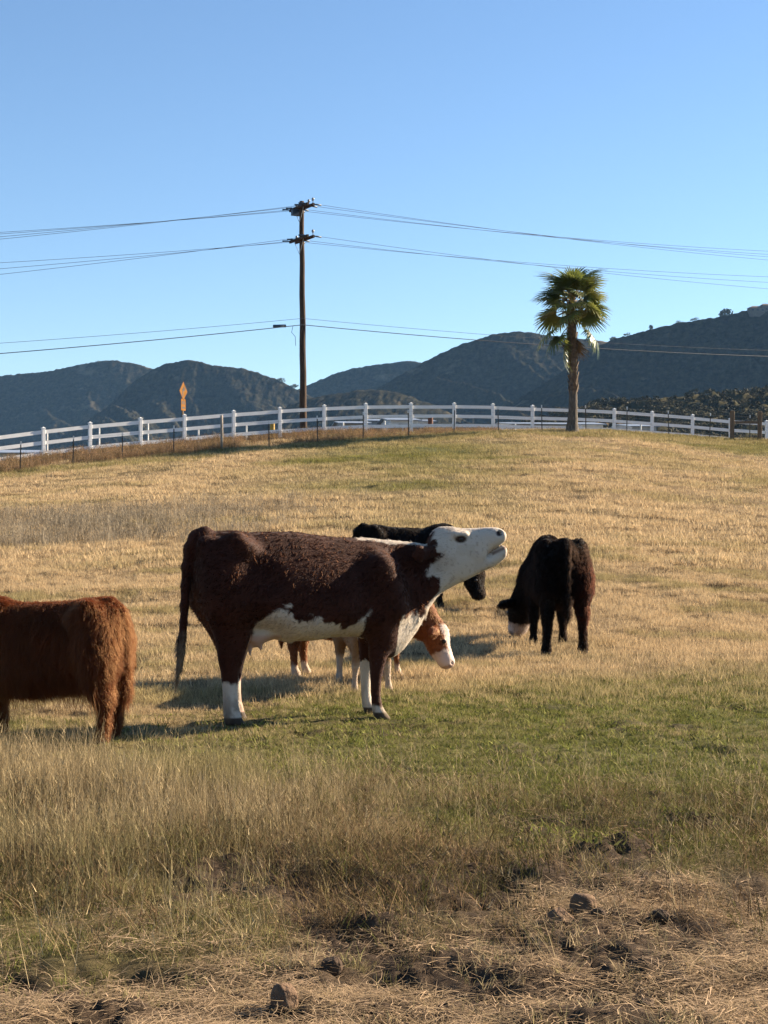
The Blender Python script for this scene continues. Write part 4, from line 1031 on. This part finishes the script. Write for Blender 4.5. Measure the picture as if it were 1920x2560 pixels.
# ------------------------------------------------------------------ warning sign beyond the fence
def warning_sign():
    d = 74.0; x = (458 - 960) / F * d; z0 = float(ground_z(x, d)); root = empty('road_sign', (x, d, z0), math.radians(73))
    tag(root, 'yellow diamond warning sign with a black arrow and plaque above the fence', 'sign')
    YEL = noisy('sign_yellow', [(0.3, (0.17, 0.078, 0.02)), (0.7, (0.22, 0.10, 0.026))], 4, 0.95, spec=0.03); BLK = noisy('sign_black', [(0.3, (0.015, 0.015, 0.015)), (0.7, (0.03, 0.03, 0.03))], 9, 0.6)
    zc = zpix_d(978, d) - z0
    m = MB(); m.box((0, .03, (zc - .2) / 2), (.09, .06, zc + .75)); m.build('sign_post', TIMBER, root)
    def plate(name, pts, y0, y1, mat, par=root):
        m = MB(); n = len(pts); f = [(p[0], y0, p[1]) for p in pts]; b = [(p[0], y1, p[1]) for p in pts]
        m.face(f); m.face(b[::-1])
        for i in range(n): m.face([f[i], b[i], b[(i + 1) % n], f[(i + 1) % n]])
        return m.build(name, mat, par)
    s = .47; plate('diamond_panel', [(0, zc - s), (s, zc), (0, zc + s), (-s, zc)], -.012, -.002, YEL)
    e = .44; w = .012
    for i in range(4):
        c = [(0, zc - e), (e, zc), (0, zc + e), (-e, zc)]; a = c[i]; b = c[(i + 1) % 4]; k = 1 - w * 2 / e
        plate('border_line', [a, b, (b[0] * k, zc + (b[1] - zc) * k), (a[0] * k, zc + (a[1] - zc) * k)], -.016, -.0125, BLK)
    # reverse-turn arrow
    plate('arrow_mark', [(-.12, zc - .26), (-.02, zc - .26), (-.02, zc + .0), (.12, zc + .0), (.12, zc + .06), (.20, zc + .06), (.07, zc + .24), (-.06, zc + .06), (.02, zc + .06), (.02, zc + .10), (-.12, zc + .10)], -.016, -.0125, BLK)
    zp = zpix_d(1012, d) - z0; plate('speed_plaque', [(-.26, zp - .28), (.26, zp - .28), (.26, zp + .28), (-.26, zp + .28)], -.012, -.002, YEL)
    for (cx, cz, ww, hh) in ((-.12, .10, .12, .16), (.08, .10, .12, .16), (0, -.14, .32, .09)):
        plate('plaque_mark', [(cx - ww / 2, zp + cz - hh / 2), (cx + ww / 2, zp + cz - hh / 2), (cx + ww / 2, zp + cz + hh / 2), (cx - ww / 2, zp + cz + hh / 2)], -.016, -.0125, BLK)
def zpix_d(py, d): return HC - (py - HOR) / F * d
warning_sign()

# ------------------------------------------------------------------ low buildings and posts in the dip behind the fence
WALLW = noisy('painted_wall', [(0.3, (0.42, 0.44, 0.47)), (0.7, (0.54, 0.55, 0.56))], 2, 0.8)
WALLB = noisy('grey_wall', [(0.3, (0.26, 0.28, 0.32)), (0.7, (0.38, 0.40, 0.43))], 2, 0.8)
ROOFM = noisy('pale_metal_roof', [(0.3, (0.17, 0.20, 0.25)), (0.7, (0.26, 0.29, 0.34))], 2, 0.4)
GLASS = noisy('window_glass', [(0.3, (0.02, 0.03, 0.04)), (0.7, (0.05, 0.06, 0.08))], 5, 0.08, spec=0.6)
DOORM = noisy('door_paint', [(0.3, (0.10, 0.07, 0.05)), (0.7, (0.16, 0.12, 0.09))], 5, 0.6)
RUST = noisy('rusty_red', [(0.3, (0.10, 0.04, 0.025)), (0.7, (0.16, 0.065, 0.04))], 5, 0.7)
YELP = noisy('yellow_paint', [(0.3, (0.34, 0.21, 0.04)), (0.7, (0.42, 0.27, 0.05))], 5, 0.6)
def building(px0, px1, py_top, d, depth, label, wall, nwin, gable=.9, rz=.12, door=True):
    x0 = (px0 - 960) / F * d; x1 = (px1 - 960) / F * d; W = x1 - x0; xc = (x0 + x1) / 2; z0 = float(ground_base(xc, d + depth / 2)) - .05
    ztop = zpix_d(py_top, d) - z0; hw = ztop - gable
    root = empty('building', (xc, d + depth / 2, z0), rz); tag(root, label, 'building', 'low buildings behind the fence')
    m = MB(); m.box((0, 0, hw / 2 - .25), (W, depth, hw + .5))
    for sx in (-1, 1): m.face([(sx * W / 2, -depth / 2, hw), (sx * W / 2, depth / 2, hw), (sx * W / 2, 0, hw + gable)])
    m.build('wall', wall, root)
    for sy in (-1, 1):
        m = MB(); o = .35; L = math.hypot(depth / 2 + o, gable * (1 + 2 * o / depth)); an = math.atan2(gable, depth / 2)
        M = Matrix.Rotation(-sy * an, 3, 'X'); m.box((0, sy * (depth / 4 + o / 2), hw + gable / 2 - .10 + .12), (W + .6, L, .07), M); m.build('roof', ROOFM, root)
    for i in range(nwin):
        wx = -W / 2 + W * (i + .5) / nwin
        if door and i == nwin // 2:
            m = MB(); m.box((wx, -depth / 2 - .015, hw - 1.35), (.95, .06, 2.1)); m.build('door', DOORM, root); continue
        m = MB(); m.box((wx, -depth / 2 - .02, hw - 1.0), (1.3, .07, 1.05)); f = m.build('window', WALLW, root)
        m = MB(); m.box((wx, -depth / 2 - .05, hw - 1.0), (1.12, .03, .88)); m.build('pane', GLASS, f)
building(-60, 92, 1121, 112, 9, 'long white shed at the left edge beyond the fence', WALLW, 5, .35)
building(842, 906, 1049, 118, 7, 'small white shed with a grey wall beyond the fence near the pole', WALLB, 3, .3)
building(918, 962, 1044, 131, 7, 'narrow pale hut between two sheds beyond the fence', WALLB, 2, .3)
building(962, 1030, 1040, 124, 8, 'bright white building with dark windows at the centre beyond the fence', WALLW, 3, .35)
building(1036, 1072, 1045, 136, 7, 'pale hut left of the rust-red post beyond the fence', WALLB, 2, .3)
building(1262, 1422, 1050, 122, 9, 'long low white building left of the palm trunk', WALLW, 7, .35)
building(1440, 1494, 1051, 127, 8, 'white building just right of the palm trunk', WALLW, 3, .35)
building(1566, 1628, 1056, 130, 8, 'white building under the scrub slope right of the palm', WALLB, 3, .35)
def marker(name, px, py_top, d, w, mat, label, cat):
    x = (px - 960) / F * d; z0 = float(ground_z(x, d)); h = zpix_d(py_top, d) - z0
    m = MB(); m.tube([(0, 0, -.2), (0, 0, h - w * .4), (0, 0, h - w * .1), (0, 0, h)], [w, w, w * .8, w * .2], 10); o = m.build(name, mat, loc=(x, d, z0)); tag(o, label, cat)
marker('marker_post', 681, 1052, 80, .13, YELP, 'short yellow marker post behind the fence left of the utility pole', 'post')
marker('rusty_post', 1076, 1041, 92, .16, RUST, 'rust-red post behind the fence at the centre', 'post')
for px, py, wh in ((118, 1078, 'beside the leftmost fence post in full view'), (248, 1070, 'beside the second fence post from the left'), (370, 1056, 'beside the fence post left of the road sign'), (496, 1068, 'just right of the road sign'),
                   (616, 1064, 'midway between the road sign and the utility pole'), (858, 1056, 'in front of the small grey shed'), (962, 1052, 'in front of the bright white building'), (1288, 1060, 'in front of the long white building left of the palm'), (1602, 1058, 'in front of the white building right of the palm')):
    marker('road_post', px, py, 90, .05, TIP, f'thin pale roadside post {wh}', 'post')

# ------------------------------------------------------------------ far hill: house, ridge trees, scrub
LEAF = noisy('far_foliage', [(0.3, (0.030, 0.036, 0.016)), (0.7, (0.085, 0.085, 0.040))], 1.2, 0.9)
BRK = noisy('far_trunk', [(0.3, (0.08, 0.06, 0.04)), (0.7, (0.14, 0.10, 0.07))], 1.0, 0.9)
def clump_mesh(rs, cx, cy, cz, rx, rz, n, leaf):
    """many small leaf faces spread through an uneven crown"""
    lob = [(rs.normal(0, .45), rs.normal(0, .45), rs.uniform(-.3, .7), rs.uniform(.4, .75)) for _ in range(6)]
    V = []; Fc = []
    for i in range(n):
        l = lob[rs.integers(6)]; v = rs.normal(size=3); v /= np.linalg.norm(v); r = l[3] * (.6 + .45 * rs.random())
        c = np.array((cx + rx * (l[0] + v[0] * r), cy + rx * (l[1] + v[1] * r), cz + rz * (l[2] + v[2] * r)))
        a = rs.normal(size=3); a /= np.linalg.norm(a); b = np.cross(a, rs.normal(size=3)); b /= np.linalg.norm(b) + 1e-6; s = leaf * rs.uniform(.6, 1.4); k = len(V)
        V += [c - a * s, c + b * s * .7, c + a * s, c - b * s * .7]; Fc.append((k, k + 1, k + 2, k + 3))
    return V, Fc
def far_tree(px, py_base, d, h, w, label, seed):
    p = at(px, py_base, d); rs = np.random.default_rng(seed)
    root = empty('tree', (p.x, p.y, p.z - h * .5)); tag(root, label, 'tree', 'trees on the far ridge')
    m = MB(); m.tube([(0, 0, -3), (.1, 0, h * .3), (0, .1, h * .7)], [h * .05, h * .035, h * .015], 6); m.build('trunk', BRK, root)
    V, Fc = clump_mesh(rs, 0, 0, h * .58, w * .5, h * .38, 420, h * .07); obj('crown', mesh_np('crown', V, Fc, LEAF), root)
for i, (px, py, d, h, w, lb) in enumerate(((1803, 787, 1500, 7.5, 7, 'left one of two round trees on the ridge near the house'), (1818, 784, 1500, 10, 8, 'right one of two round trees on the ridge near the house'),
        (1628, 820, 1500, 6.5, 5, 'lone small tree on the ridge right of the palm'), (1535, 848, 1500, 5.5, 7, 'bush-like tree where the two ridges meet behind the palm'), (1565, 838, 1500, 4.5, 6, 'low tree on the ridge just right of the saddle'),
        (1735, 800, 1500, 4.0, 7, 'low tree on the ridge between the lone tree and the round pair'), (1700, 808, 1500, 4.5, 9, 'broad low tree on the ridge right of the lone tree'), (736, 966, 2050, 8, 12, 'tree on the saddle just left of the utility pole'), (703, 952, 2050, 7, 9, 'small tree on the falling ridge left of the pole'),
        (247, 908, 2500, 8, 14, 'small tree on the crest of the left hill'))):
    far_tree(px, py, d, h, w, lb, 900 + i)
HOUSEW = noisy('stucco', [(0.3, (0.10, 0.09, 0.08)), (0.7, (0.16, 0.14, 0.12))], 1, .9)
def ridge_house():
    d = 1496; p = at(1893, 783, d); root = empty('house', (p.x, p.y, p.z), .1); tag(root, 'pale house on the ridge at the right edge of the picture', 'house')
    for (x, w, h, dp, y) in ((-1, 15, 5.0, 9, 0), (8.5, 9, 7.5, 8, 1)):
        m = MB(); m.box((x, y, h / 2 - 2), (w, dp, h + 4)); wl = m.build('wall', HOUSEW, root)
        m = MB(); b = h
        c = [(x - w / 2 - .6, y - dp / 2 - .6, b), (x + w / 2 + .6, y - dp / 2 - .6, b), (x + w / 2 + .6, y + dp / 2 + .6, b), (x - w / 2 - .6, y + dp / 2 + .6, b)]; r0 = (x - w / 4, y, b + 2); r1 = (x + w / 4, y, b + 2)
        m.face([c[0], c[1], r1, r0]); m.face([c[1], c[2], r1]); m.face([c[2], c[3], r0, r1]); m.face([c[3], c[0], r0]); m.face(c[::-1]); m.build('roof', DOORM, root)
        for k in range(3):
            m = MB(); m.box((x - w / 2 + w * (k + .5) / 3, y - dp / 2 - .05, h * .55), (w * .16, .2, 1.6)); m.build('window', GLASS, root)
ridge_house()
def scrub():
    # rounded bushes over the near slope: nobody could count them, one mass
    dg = bpy.context.evaluated_depsgraph_get(); me = scrub_hill.data
    co = np.empty(len(me.vertices) * 3, np.float32); me.vertices.foreach_get('co', co); co = co.reshape(-1, 3)
    rs = np.random.default_rng(3); V = []; Fc = []
    px = 960 + F * co[:, 0] / co[:, 1]; ok = np.where((px > 1150) & (px < 2300) & (co[:, 2] > 20) & (co[:, 1] < 565))[0]
    for i in rs.choice(ok, 2300):
        c = co[i]; r = rs.uniform(.8, 1.8) * (1 if rs.random() > .06 else 1.7); v, f = clump_mesh(rs, c[0] + rs.normal() * 1.5, c[1] + rs.normal() * 1.5, c[2] + r * .3, r, r * .65, 80, r * .19)
        k = len(V); V += v; Fc += [tuple(k + q for q in t) for t in f]
    tag(obj('chaparral_scrub', mesh_np('chaparral_scrub', V, Fc, noisy('scrub_leaf', [(0.35, (0.030, 0.031, 0.017)), (0.65, (0.085, 0.075, 0.043))], .09, .95))), kind='stuff')
scrub()
# ------------------------------------------------------------------ grass, straw and weeds: scattered tufts, each layer one mass
DRY = blade_mat('dry_grass_blade', (0.42, 0.325, 0.19), (0.18, 0.19, 0.05), .30, .25)
BROWN = blade_mat('dead_brown_stem', (0.20, 0.130, 0.075), (0.10, 0.105, 0.03), .4, .2)
STRAW = blade_mat('straw_litter', (0.46, 0.325, 0.205), (0.18, 0.145, 0.075), .35, .1)
FIELD = blade_mat('field_stubble', (0.62, 0.465, 0.275), (0.23, 0.215, 0.07), .22, .3)
WEED = blade_mat('rusty_weed', (0.30, 0.195, 0.115), (0.16, 0.14, 0.06), .4, .3)
GREY = blade_mat('grey_weed', (0.36, 0.295, 0.205), (0.28, 0.235, 0.17), .3, .3)

def tuft(name, seed, n, rad, h, w, lean, mat, curve=.4, segs=3, flat=False, branch=0):
    r = np.random.default_rng(seed); V = []; Fc = []; C = []
    def strip(p0, d, L, wd, bend, up0):
        sh = r.uniform(.35, 1.25)
        a = r.uniform(0, 6.283); s = np.array((math.cos(a), math.sin(a), 0.0)); prev = None; k0 = len(V)
        for i in range(segs + 1):
            t = i / segs; c = p0 + d * L * t + np.array((bend[0], bend[1], -abs(bend[2]))) * L * t * t
            ww = wd * (1 - t * .85) * .5; V.append(c - s * ww); V.append(c + s * ww); C.extend((sh, sh))
        for i in range(segs): Fc.append((k0 + 2 * i, k0 + 2 * i + 1, k0 + 2 * i + 3, k0 + 2 * i + 2))
    for i in range(n):
        a = r.uniform(0, 6.283); q = rad * math.sqrt(r.random()); p = np.array((q * math.cos(a), q * math.sin(a), -.01))
        L = h * r.uniform(.45, 1.15); b = r.uniform(0, 6.283)
        if flat:
            d = np.array((math.cos(b), math.sin(b), r.uniform(-.02, .16))); p[2] = r.uniform(.0, .018)
            strip(p, d, L, w * r.uniform(.5, 1.5), (r.normal(0, .35), r.normal(0, .35), .06), 0)
        else:
            l = abs(r.normal(0, lean)); d = np.array((math.cos(b) * l, math.sin(b) * l, 1.0)); d /= np.linalg.norm(d); cu = curve * r.random()
            strip(p, d, L, w * r.uniform(.7, 1.3), (math.cos(b) * cu, math.sin(b) * cu, .25 * cu), 0)
            for k in range(branch):
                t = r.uniform(.35, .95); c2 = r.uniform(0, 6.283); d2 = d + np.array((math.cos(c2), math.sin(c2), .3)) * .8; d2 /= np.linalg.norm(d2)
                strip(p + d * L * t, d2, L * r.uniform(.10, .25), w * 1.3, (0, 0, .1), 0)
    me = mesh_np(name, V, Fc, mat); a = me.color_attributes.new('shade', 'FLOAT_COLOR', 'POINT'); a.data.foreach_set('color', np.repeat(np.array(C, np.float32), 4))
    return bpy.data.objects.new(name, me)

STONES = []
def stone_xy(px, py):
    d = HC * F / (py - HOR); x = (px - 960) / F * d; z = float(ground_z(x, d)); d = (HC - z) * F / (py - HOR); return (px - 960) / F * d, d
for q_ in ((1458, 2292), (1402, 2312), (712, 2508), (826, 2428), (1648, 2312)): STONES.append(stone_xy(*q_))
def scatter(name, X, Y, scale, protos, tint, seed, sink=.0, label=None):
    keep = np.ones(len(X), bool)          # nothing grows through the stones
    for (sx, sy) in STONES: keep &= (np.hypot((X - sx) * 1.2, np.where(Y < sy, (Y - sy) * .55, Y - sy)) > .10)
    X, Y, scale, tint = X[keep], Y[keep], np.broadcast_to(scale, keep.shape)[keep], np.broadcast_to(tint, keep.shape)[keep]
    r = np.random.default_rng(seed); n = len(X)
    Z = ground_z(X, Y) - sink
    me = bpy.data.meshes.new(name); me.vertices.add(n); me.vertices.foreach_set('co', np.stack([X, Y, Z], 1).astype(np.float32).ravel())
    a = me.attributes.new('rot', 'FLOAT_VECTOR', 'POINT'); rot = np.stack([r.normal(0, .08, n), r.normal(0, .08, n), r.random(n) * 6.283], 1); a.data.foreach_set('vector', rot.astype(np.float32).ravel())
    a = me.attributes.new('scl', 'FLOAT', 'POINT'); a.data.foreach_set('value', np.asarray(scale, np.float32))
    a = me.attributes.new('pid', 'INT', 'POINT'); a.data.foreach_set('value', r.integers(0, len(protos), n).astype(np.int32))
    a = me.attributes.new('tint', 'FLOAT', 'POINT'); a.data.foreach_set('value', np.clip(tint, 0, 1).astype(np.float32))
    for m in protos[0].data.materials: me.materials.append(m)
    o = obj(name, me); tag(o, kind='stuff')
    col = bpy.data.collections.new(name + '_tufts')
    for p in protos: col.objects.link(p)
    ng = bpy.data.node_groups.new(name + '_scatter', 'GeometryNodeTree'); ng.interface.new_socket('Geometry', in_out='INPUT', socket_type='NodeSocketGeometry'); ng.interface.new_socket('Geometry', in_out='OUTPUT', socket_type='NodeSocketGeometry')
    N = ng.nodes; L = ng.links; gi = N.new('NodeGroupInput'); go = N.new('NodeGroupOutput'); ip = N.new('GeometryNodeInstanceOnPoints'); ci = N.new('GeometryNodeCollectionInfo')
    ci.inputs['Collection'].default_value = col; ci.inputs['Separate Children'].default_value = True; ci.inputs['Reset Children'].default_value = True
    def attr(nm, ty):
        q = N.new('GeometryNodeInputNamedAttribute'); q.data_type = ty; q.inputs['Name'].default_value = nm; return q.outputs['Attribute']
    L.new(gi.outputs[0], ip.inputs['Points']); L.new(ci.outputs[0], ip.inputs['Instance']); ip.inputs['Pick Instance'].default_value = True
    L.new(attr('pid', 'INT'), ip.inputs['Instance Index']); L.new(attr('rot', 'FLOAT_VECTOR'), ip.inputs['Rotation']); L.new(attr('scl', 'FLOAT'), ip.inputs['Scale']); L.new(ip.outputs[0], go.inputs[0])
    md = o.modifiers.new('scatter', 'NODES'); md.node_group = ng
    return o

def wedge(n, d0, d1, seed, um=.32, bias=2.0, side=2.0):
    """points over the ground the camera sees, plus a strip of `side` metres beyond each edge at the same density"""
    r = np.random.default_rng(seed); d = (d0 ** bias + (d1 ** bias - d0 ** bias) * r.random(n)) ** (1 / bias); u = (r.random(n) * 2 - 1) * um
    b = bias - 1; m = int(n * (side * (d1 ** b - d0 ** b) / b) / (um * (d1 ** bias - d0 ** bias) / bias))
    q = np.random.default_rng(seed + 1000); e = (d0 ** b + (d1 ** b - d0 ** b) * q.random(m)) ** (1 / b)
    X = np.where(q.random(m) < .5, -1, 1) * (um * e + side * q.random(m))
    return np.concatenate([u * d, X]), np.concatenate([d, e]), r

def grass():
    # tall dry stems in the left foreground, thinning to the right
    X, Y, r = wedge(20000, 5.6, 10.0, 41)
    px = 960 + F * X / Y
    back = 9.45 - 1.0 * sstep(350, 1250, px)
    den = sstep(5.4, 7.4, Y + .8 * (fbm(X, Y, 61, 3) - .5)) * sstep(back + .25, back - .35, Y) * (1.0 - .55 * sstep(450, 1300, px)) * (.35 + 1.2 * sstep(.36, .6, fbm(X * 1.3, Y * 1.3, 62, 3)))
    den *= 1 - .75 * zone_dirt(X, Y)
    k = r.random(len(X)) < den * .32; X, Y, px = X[k], Y[k], px[k]; r = np.random.default_rng(42)
    sc = (.62 + .5 * fbm(X * .8, Y * .8, 63, 3) + .25 * r.random(len(X))) * (1 - .55 * sstep(300, 1200, px)) * (.66 + .28 * sstep(6.4, 8.2, Y))
    P = [tuft(f'dry_stem_tuft', 300 + i, 9, .12, .30, .0034, .30, DRY, .30, 3, branch=i % 2) for i in range(7)]
    scatter('dry_grass', X, Y, sc, P, .05 + .35 * sstep(.5, .75, fbm(X * .9, Y * .9, 64, 3)) + .35 * sstep(700, 1400, px) + .3 * sstep(7.4, 6.4, Y), 43)
    # wispier bent stems everywhere in the foreground
    X, Y, r = wedge(2300, 5.0, 9.6, 44); den = .45 + .5 * sstep(.45, .6, fbm(X, Y, 65, 3)); k = r.random(len(X)) < den * (1 - .7 * zone_dirt(X, Y)); X, Y = X[k], Y[k]
    P = [tuft('bent_stalk', 320 + i, 3, .06, .34, .0036, .75, DRY, .5, 4, branch=2) for i in range(6)]
    scatter('bent_stalks', X, Y, .4 + .5 * np.random.default_rng(1).random(len(X)), P, .0 * X + .05, 45)
    # dead brown tangle between the tall stems and the bare soil
    X, Y, r = wedge(9000, 4.9, 9.2, 74); den = sstep(5.0, 6.0, Y) * sstep(9.2, 7.8, Y) * (.2 + 1.0 * sstep(.40, .58, fbm(X * 1.6, Y * 1.6, 76, 3))); k = r.random(len(X)) < den * .45 * (1 - .5 * sstep(-.2, 1.0, X)); X, Y = X[k], Y[k]
    P = [tuft('dead_stem_tuft', 500 + i, 12, .10, .17, .0036, .9, BROWN, .5, 3, branch=1) for i in range(7)]
    scatter('dead_stems', X, Y, .6 + .6 * np.random.default_rng(8).random(len(X)), P, np.random.default_rng(9).random(len(X)) ** 2, 75)
    # low understory of short leaves: dry or green with the zone
    X, Y, r = wedge(36000, 4.3, 16.5, 46, bias=1.6)
    g = zone_green(X, Y); D = zone_dirt(X, Y); den = (.50 + .5 * g) * (1 - .62 * sstep(5.0, 6.2, Y) * sstep(9.4, 8.6, Y) * (1 - .6 * g)) * (1 - .86 * D) * (.45 + .9 * sstep(.35, .55, fbm(X * 2.2, Y * 2.2, 66, 3))); k = r.random(len(X)) < den; X, Y, g = X[k], Y[k], g[k]; r = np.random.default_rng(47)
    P = [tuft('leaf_tuft', 340 + i, 20, .085, .075, .0052, .6, DRY, .6, 2) for i in range(7)]
    tint = np.clip(g * .95 + .7 * (r.random(len(X)) - .5) + .05, 0, 1)
    scatter('short_grass', X, Y, (.5 + .45 * r.random(len(X))) * (1.0 - .25 * g) * (1 - .35 * sstep(8.8, 9.6, Y) * sstep(14, 12.5, Y)), P, tint, 48)
    # broad clover-like leaves in the green band
    X, Y, r = wedge(15000, 7.0, 15.5, 49, bias=1.7); g = zone_green(X, Y); k = r.random(len(X)) < g * .9 - .12; X, Y, g = X[k], Y[k], g[k]
    P = [tuft('clover_tuft', 360 + i, 14, .09, .042, .013, .9, DRY, .7, 2) for i in range(5)]
    scatter('clover', X, Y, .7 + .5 * np.random.default_rng(2).random(len(X)), P, .75 + .4 * np.random.default_rng(3).random(len(X)), 50)
    # straw lying on the trampled soil
    X, Y, r = wedge(15000, 4.2, 9.0, 51); D = zone_front(X, Y); den = (.10 + .9 * D) * (.10 + 1.2 * sstep(.40, .60, fbm(X * 2.6, Y * 3.4, 67, 4))); k = r.random(len(X)) < den; X, Y = X[k], Y[k]
    P = [tuft('straw_wisp', 380 + i, 24, .11, .080, .0029, 0, STRAW, .4, 3, True) for i in range(8)]
    scatter('straw_litter', X, Y, .6 + .7 * np.random.default_rng(4).random(len(X)), P, .6 * np.random.default_rng(5).random(len(X)) ** 2, 52, sink=-.006)
    # stubble of the middle field
    X, Y, r = wedge(46000, 10.5, 32, 53, bias=1.7); g = zone_green(X, Y); D = zone_dirt(X, Y); den = (.3 + .9 * sstep(.33, .52, fbm(X * 1.1, Y * .7, 68, 4))) * (1 - .6 * D) * (1 - .55 * g * sstep(17, 13, Y)); k = r.random(len(X)) < den; X, Y, g = X[k], Y[k], g[k]; r = np.random.default_rng(54)
    P = [tuft('stubble_tuft', 400 + i, 22, .13, .105, .0065, .42, FIELD, .35, 2) for i in range(7)]
    scatter('stubble_grass', X, Y, (.5 + .5 * r.random(len(X))) * (.5 + .5 * sstep(11.8, 13.2, Y)), P, g * .5 + .5 * sstep(.58, .66, fbm(X * .55, Y * 1.1, 69, 4)), 55)
    # far field
    X, Y, r = wedge(52000, 27, 80, 56, um=.31, bias=1.75); px = 960 + F * X / Y; k = (Y < d_wire(px) + 3) & (r.random(len(X)) < .25 + .95 * sstep(.36, .55, fbm(X * .45, Y * .28, 70, 4))); X, Y = X[k], Y[k]; g = zone_green(X, Y); r = np.random.default_rng(57)
    P = [tuft('field_tuft', 420 + i, 30, .30, .13, .013, .5, FIELD, .4, 2) for i in range(7)]
    scatter('field_grass', X, Y, .55 + .6 * r.random(len(X)), P, g * .85 + .25 * (r.random(len(X)) - .5) + .35 * sstep(.58, .66, fbm(X * .22, Y * .5, 79, 4)), 58)
    # grey seed-heads patch at the upper left
    X, Y, r = wedge(9000, 30, 46, 59, um=.33); px = 960 + F * X / Y; c = sstep(900, 250, px + 300 * (fbm(X * .3, Y * .3, 73, 3) - .5)) * sstep(30.5, 34, Y + .012 * (px - 200) * -.2) * sstep(44, 38, Y); k = r.random(len(X)) < c * .9; X, Y = X[k], Y[k]
    P = [tuft('grey_weed_tuft', 440 + i, 14, .22, .36, .010, .2, GREY, .2, 2, branch=2) for i in range(5)]
    scatter('grey_weeds', X, Y, .6 + .5 * np.random.default_rng(6).random(len(X)), P, np.random.default_rng(7).random(len(X)), 60)
    # rusty weeds along the fences
    r = np.random.default_rng(61); n = 15000; px = r.uniform(-350, 2250, n); t = r.random(n); d = d_wire(px) - .7 + (d_white(px) - d_wire(px) + 2.0) * t
    c = np.where(px < 1250, .8, .22) * (.12 + 1.0 * sstep(.35, .55, fbm(px * .006, t * 2, 75, 3))) * sstep(-.02, .10, t); k = r.random(n) < c; px, d = px[k], d[k]; X = (px - 960) / F * d
    P = [tuft('rusty_weed_tuft', 460 + i, 12, .22, .50, .014, .28, WEED, .3, 2, branch=3) for i in range(6)]
    sc = (.35 + .6 * r.random(len(X))) * (1 - .45 * sstep(500, 1300, px))
    scatter('fence_weeds', X, d, sc, P, .6 * r.random(len(X)) ** 2, 62)
    # fresh grass strip at the foot of the wire fence
    r = np.random.default_rng(63); n = 7000; px = r.uniform(-350, 2250, n); d = d_wire(px) - r.random(n) ** 1.5 * 3.2 + .3; X = (px - 960) / F * d
    P = [tuft('edge_tuft', 480 + i, 30, .28, .15, .013, .5, FIELD, .4, 2) for i in range(4)]
    scatter('edge_grass', X, d, .6 + .6 * r.random(n), P, .45 + .5 * r.random(n), 64)
grass()

# ------------------------------------------------------------------ stones and clods lying on the trampled soil
STONE = noisy('dusty_stone', [(0.3, (0.085, 0.050, 0.030)), (0.7, (0.19, 0.120, 0.072))], 14, 0.95, 0.6, 40)
CLOD = noisy('dark_clod', [(0.3, (0.034, 0.021, 0.013)), (0.7, (0.085, 0.053, 0.032))], 18, 0.95, 0.7, 50)
def rock(px, py, w, h, label, mat, seed, peak=0.0, name='rock'):
    x, d = stone_xy(px, py); z = float(ground_z(x, d))
    rs = np.random.default_rng(seed); nu, nv = 22, 14; V = []; Fc = []
    for i in range(nv + 1):
        for j in range(nu):
            th = math.pi * i / nv; ph = 2 * math.pi * j / nu; v = np.array((math.sin(th) * math.cos(ph), math.sin(th) * math.sin(ph), math.cos(th)))
            V.append(v)
    V = np.array(V)
    for _ in range(9):            # chip flat faces off
        n = rs.normal(size=3); n /= np.linalg.norm(n); c = rs.uniform(.62, .88); t = V @ n; V = V - np.maximum(t - c, 0)[:, None] * n[None] * .9
    V *= (1 + .10 * (fbm(V[:, 0] * 2.5 + seed, V[:, 1] * 2.5 + V[:, 2] * 3, seed, 3) - .5))[:, None]
    V[:, 0] += peak * np.maximum(V[:, 2], 0) * -.4; V[:, :2] *= (1 - peak * .6 * np.maximum(V[:, 2], 0))[:, None]
    V = V * np.array((w / 2, w * .42, h * .62)); V[:, 2] += h * .38
    for i in range(nv):
        for j in range(nu): Fc.append((i * nu + j, (i + 1) * nu + j, (i + 1) * nu + (j + 1) % nu, i * nu + (j + 1) % nu))
    o = obj(name, mesh_np(name, V, Fc, mat, True), loc=(x, d, z - .008)); tag(o, label, 'rock' if name == 'rock' else 'clod')
rock(1458, 2292, .108, .100, 'rounded brown stone, taller of the two stones lying together on the trampled soil', STONE, 1)
rock(1402, 2312, .130, .078, 'pointed brown stone leaning beside the taller stone on the trampled soil', STONE, 2, .8)
rock(712, 2508, .092, .092, 'round brown stone lying alone near the bottom edge with straw around it', STONE, 3)
rock(826, 2428, .085, .060, 'dark dry clod above and right of the lone round stone', CLOD, 4, name='clod')
rock(1648, 2312, .085, .055, 'dark dry clod to the right of the two stones', CLOD, 5, name='clod')
rock(1612, 2522, .060, .035, 'small dark clod near the bottom right corner', CLOD, 6, name='clod')
rock(1495, 2298, .060, .042, 'small dark clod touching the right side of the taller stone', CLOD, 7, name='clod')
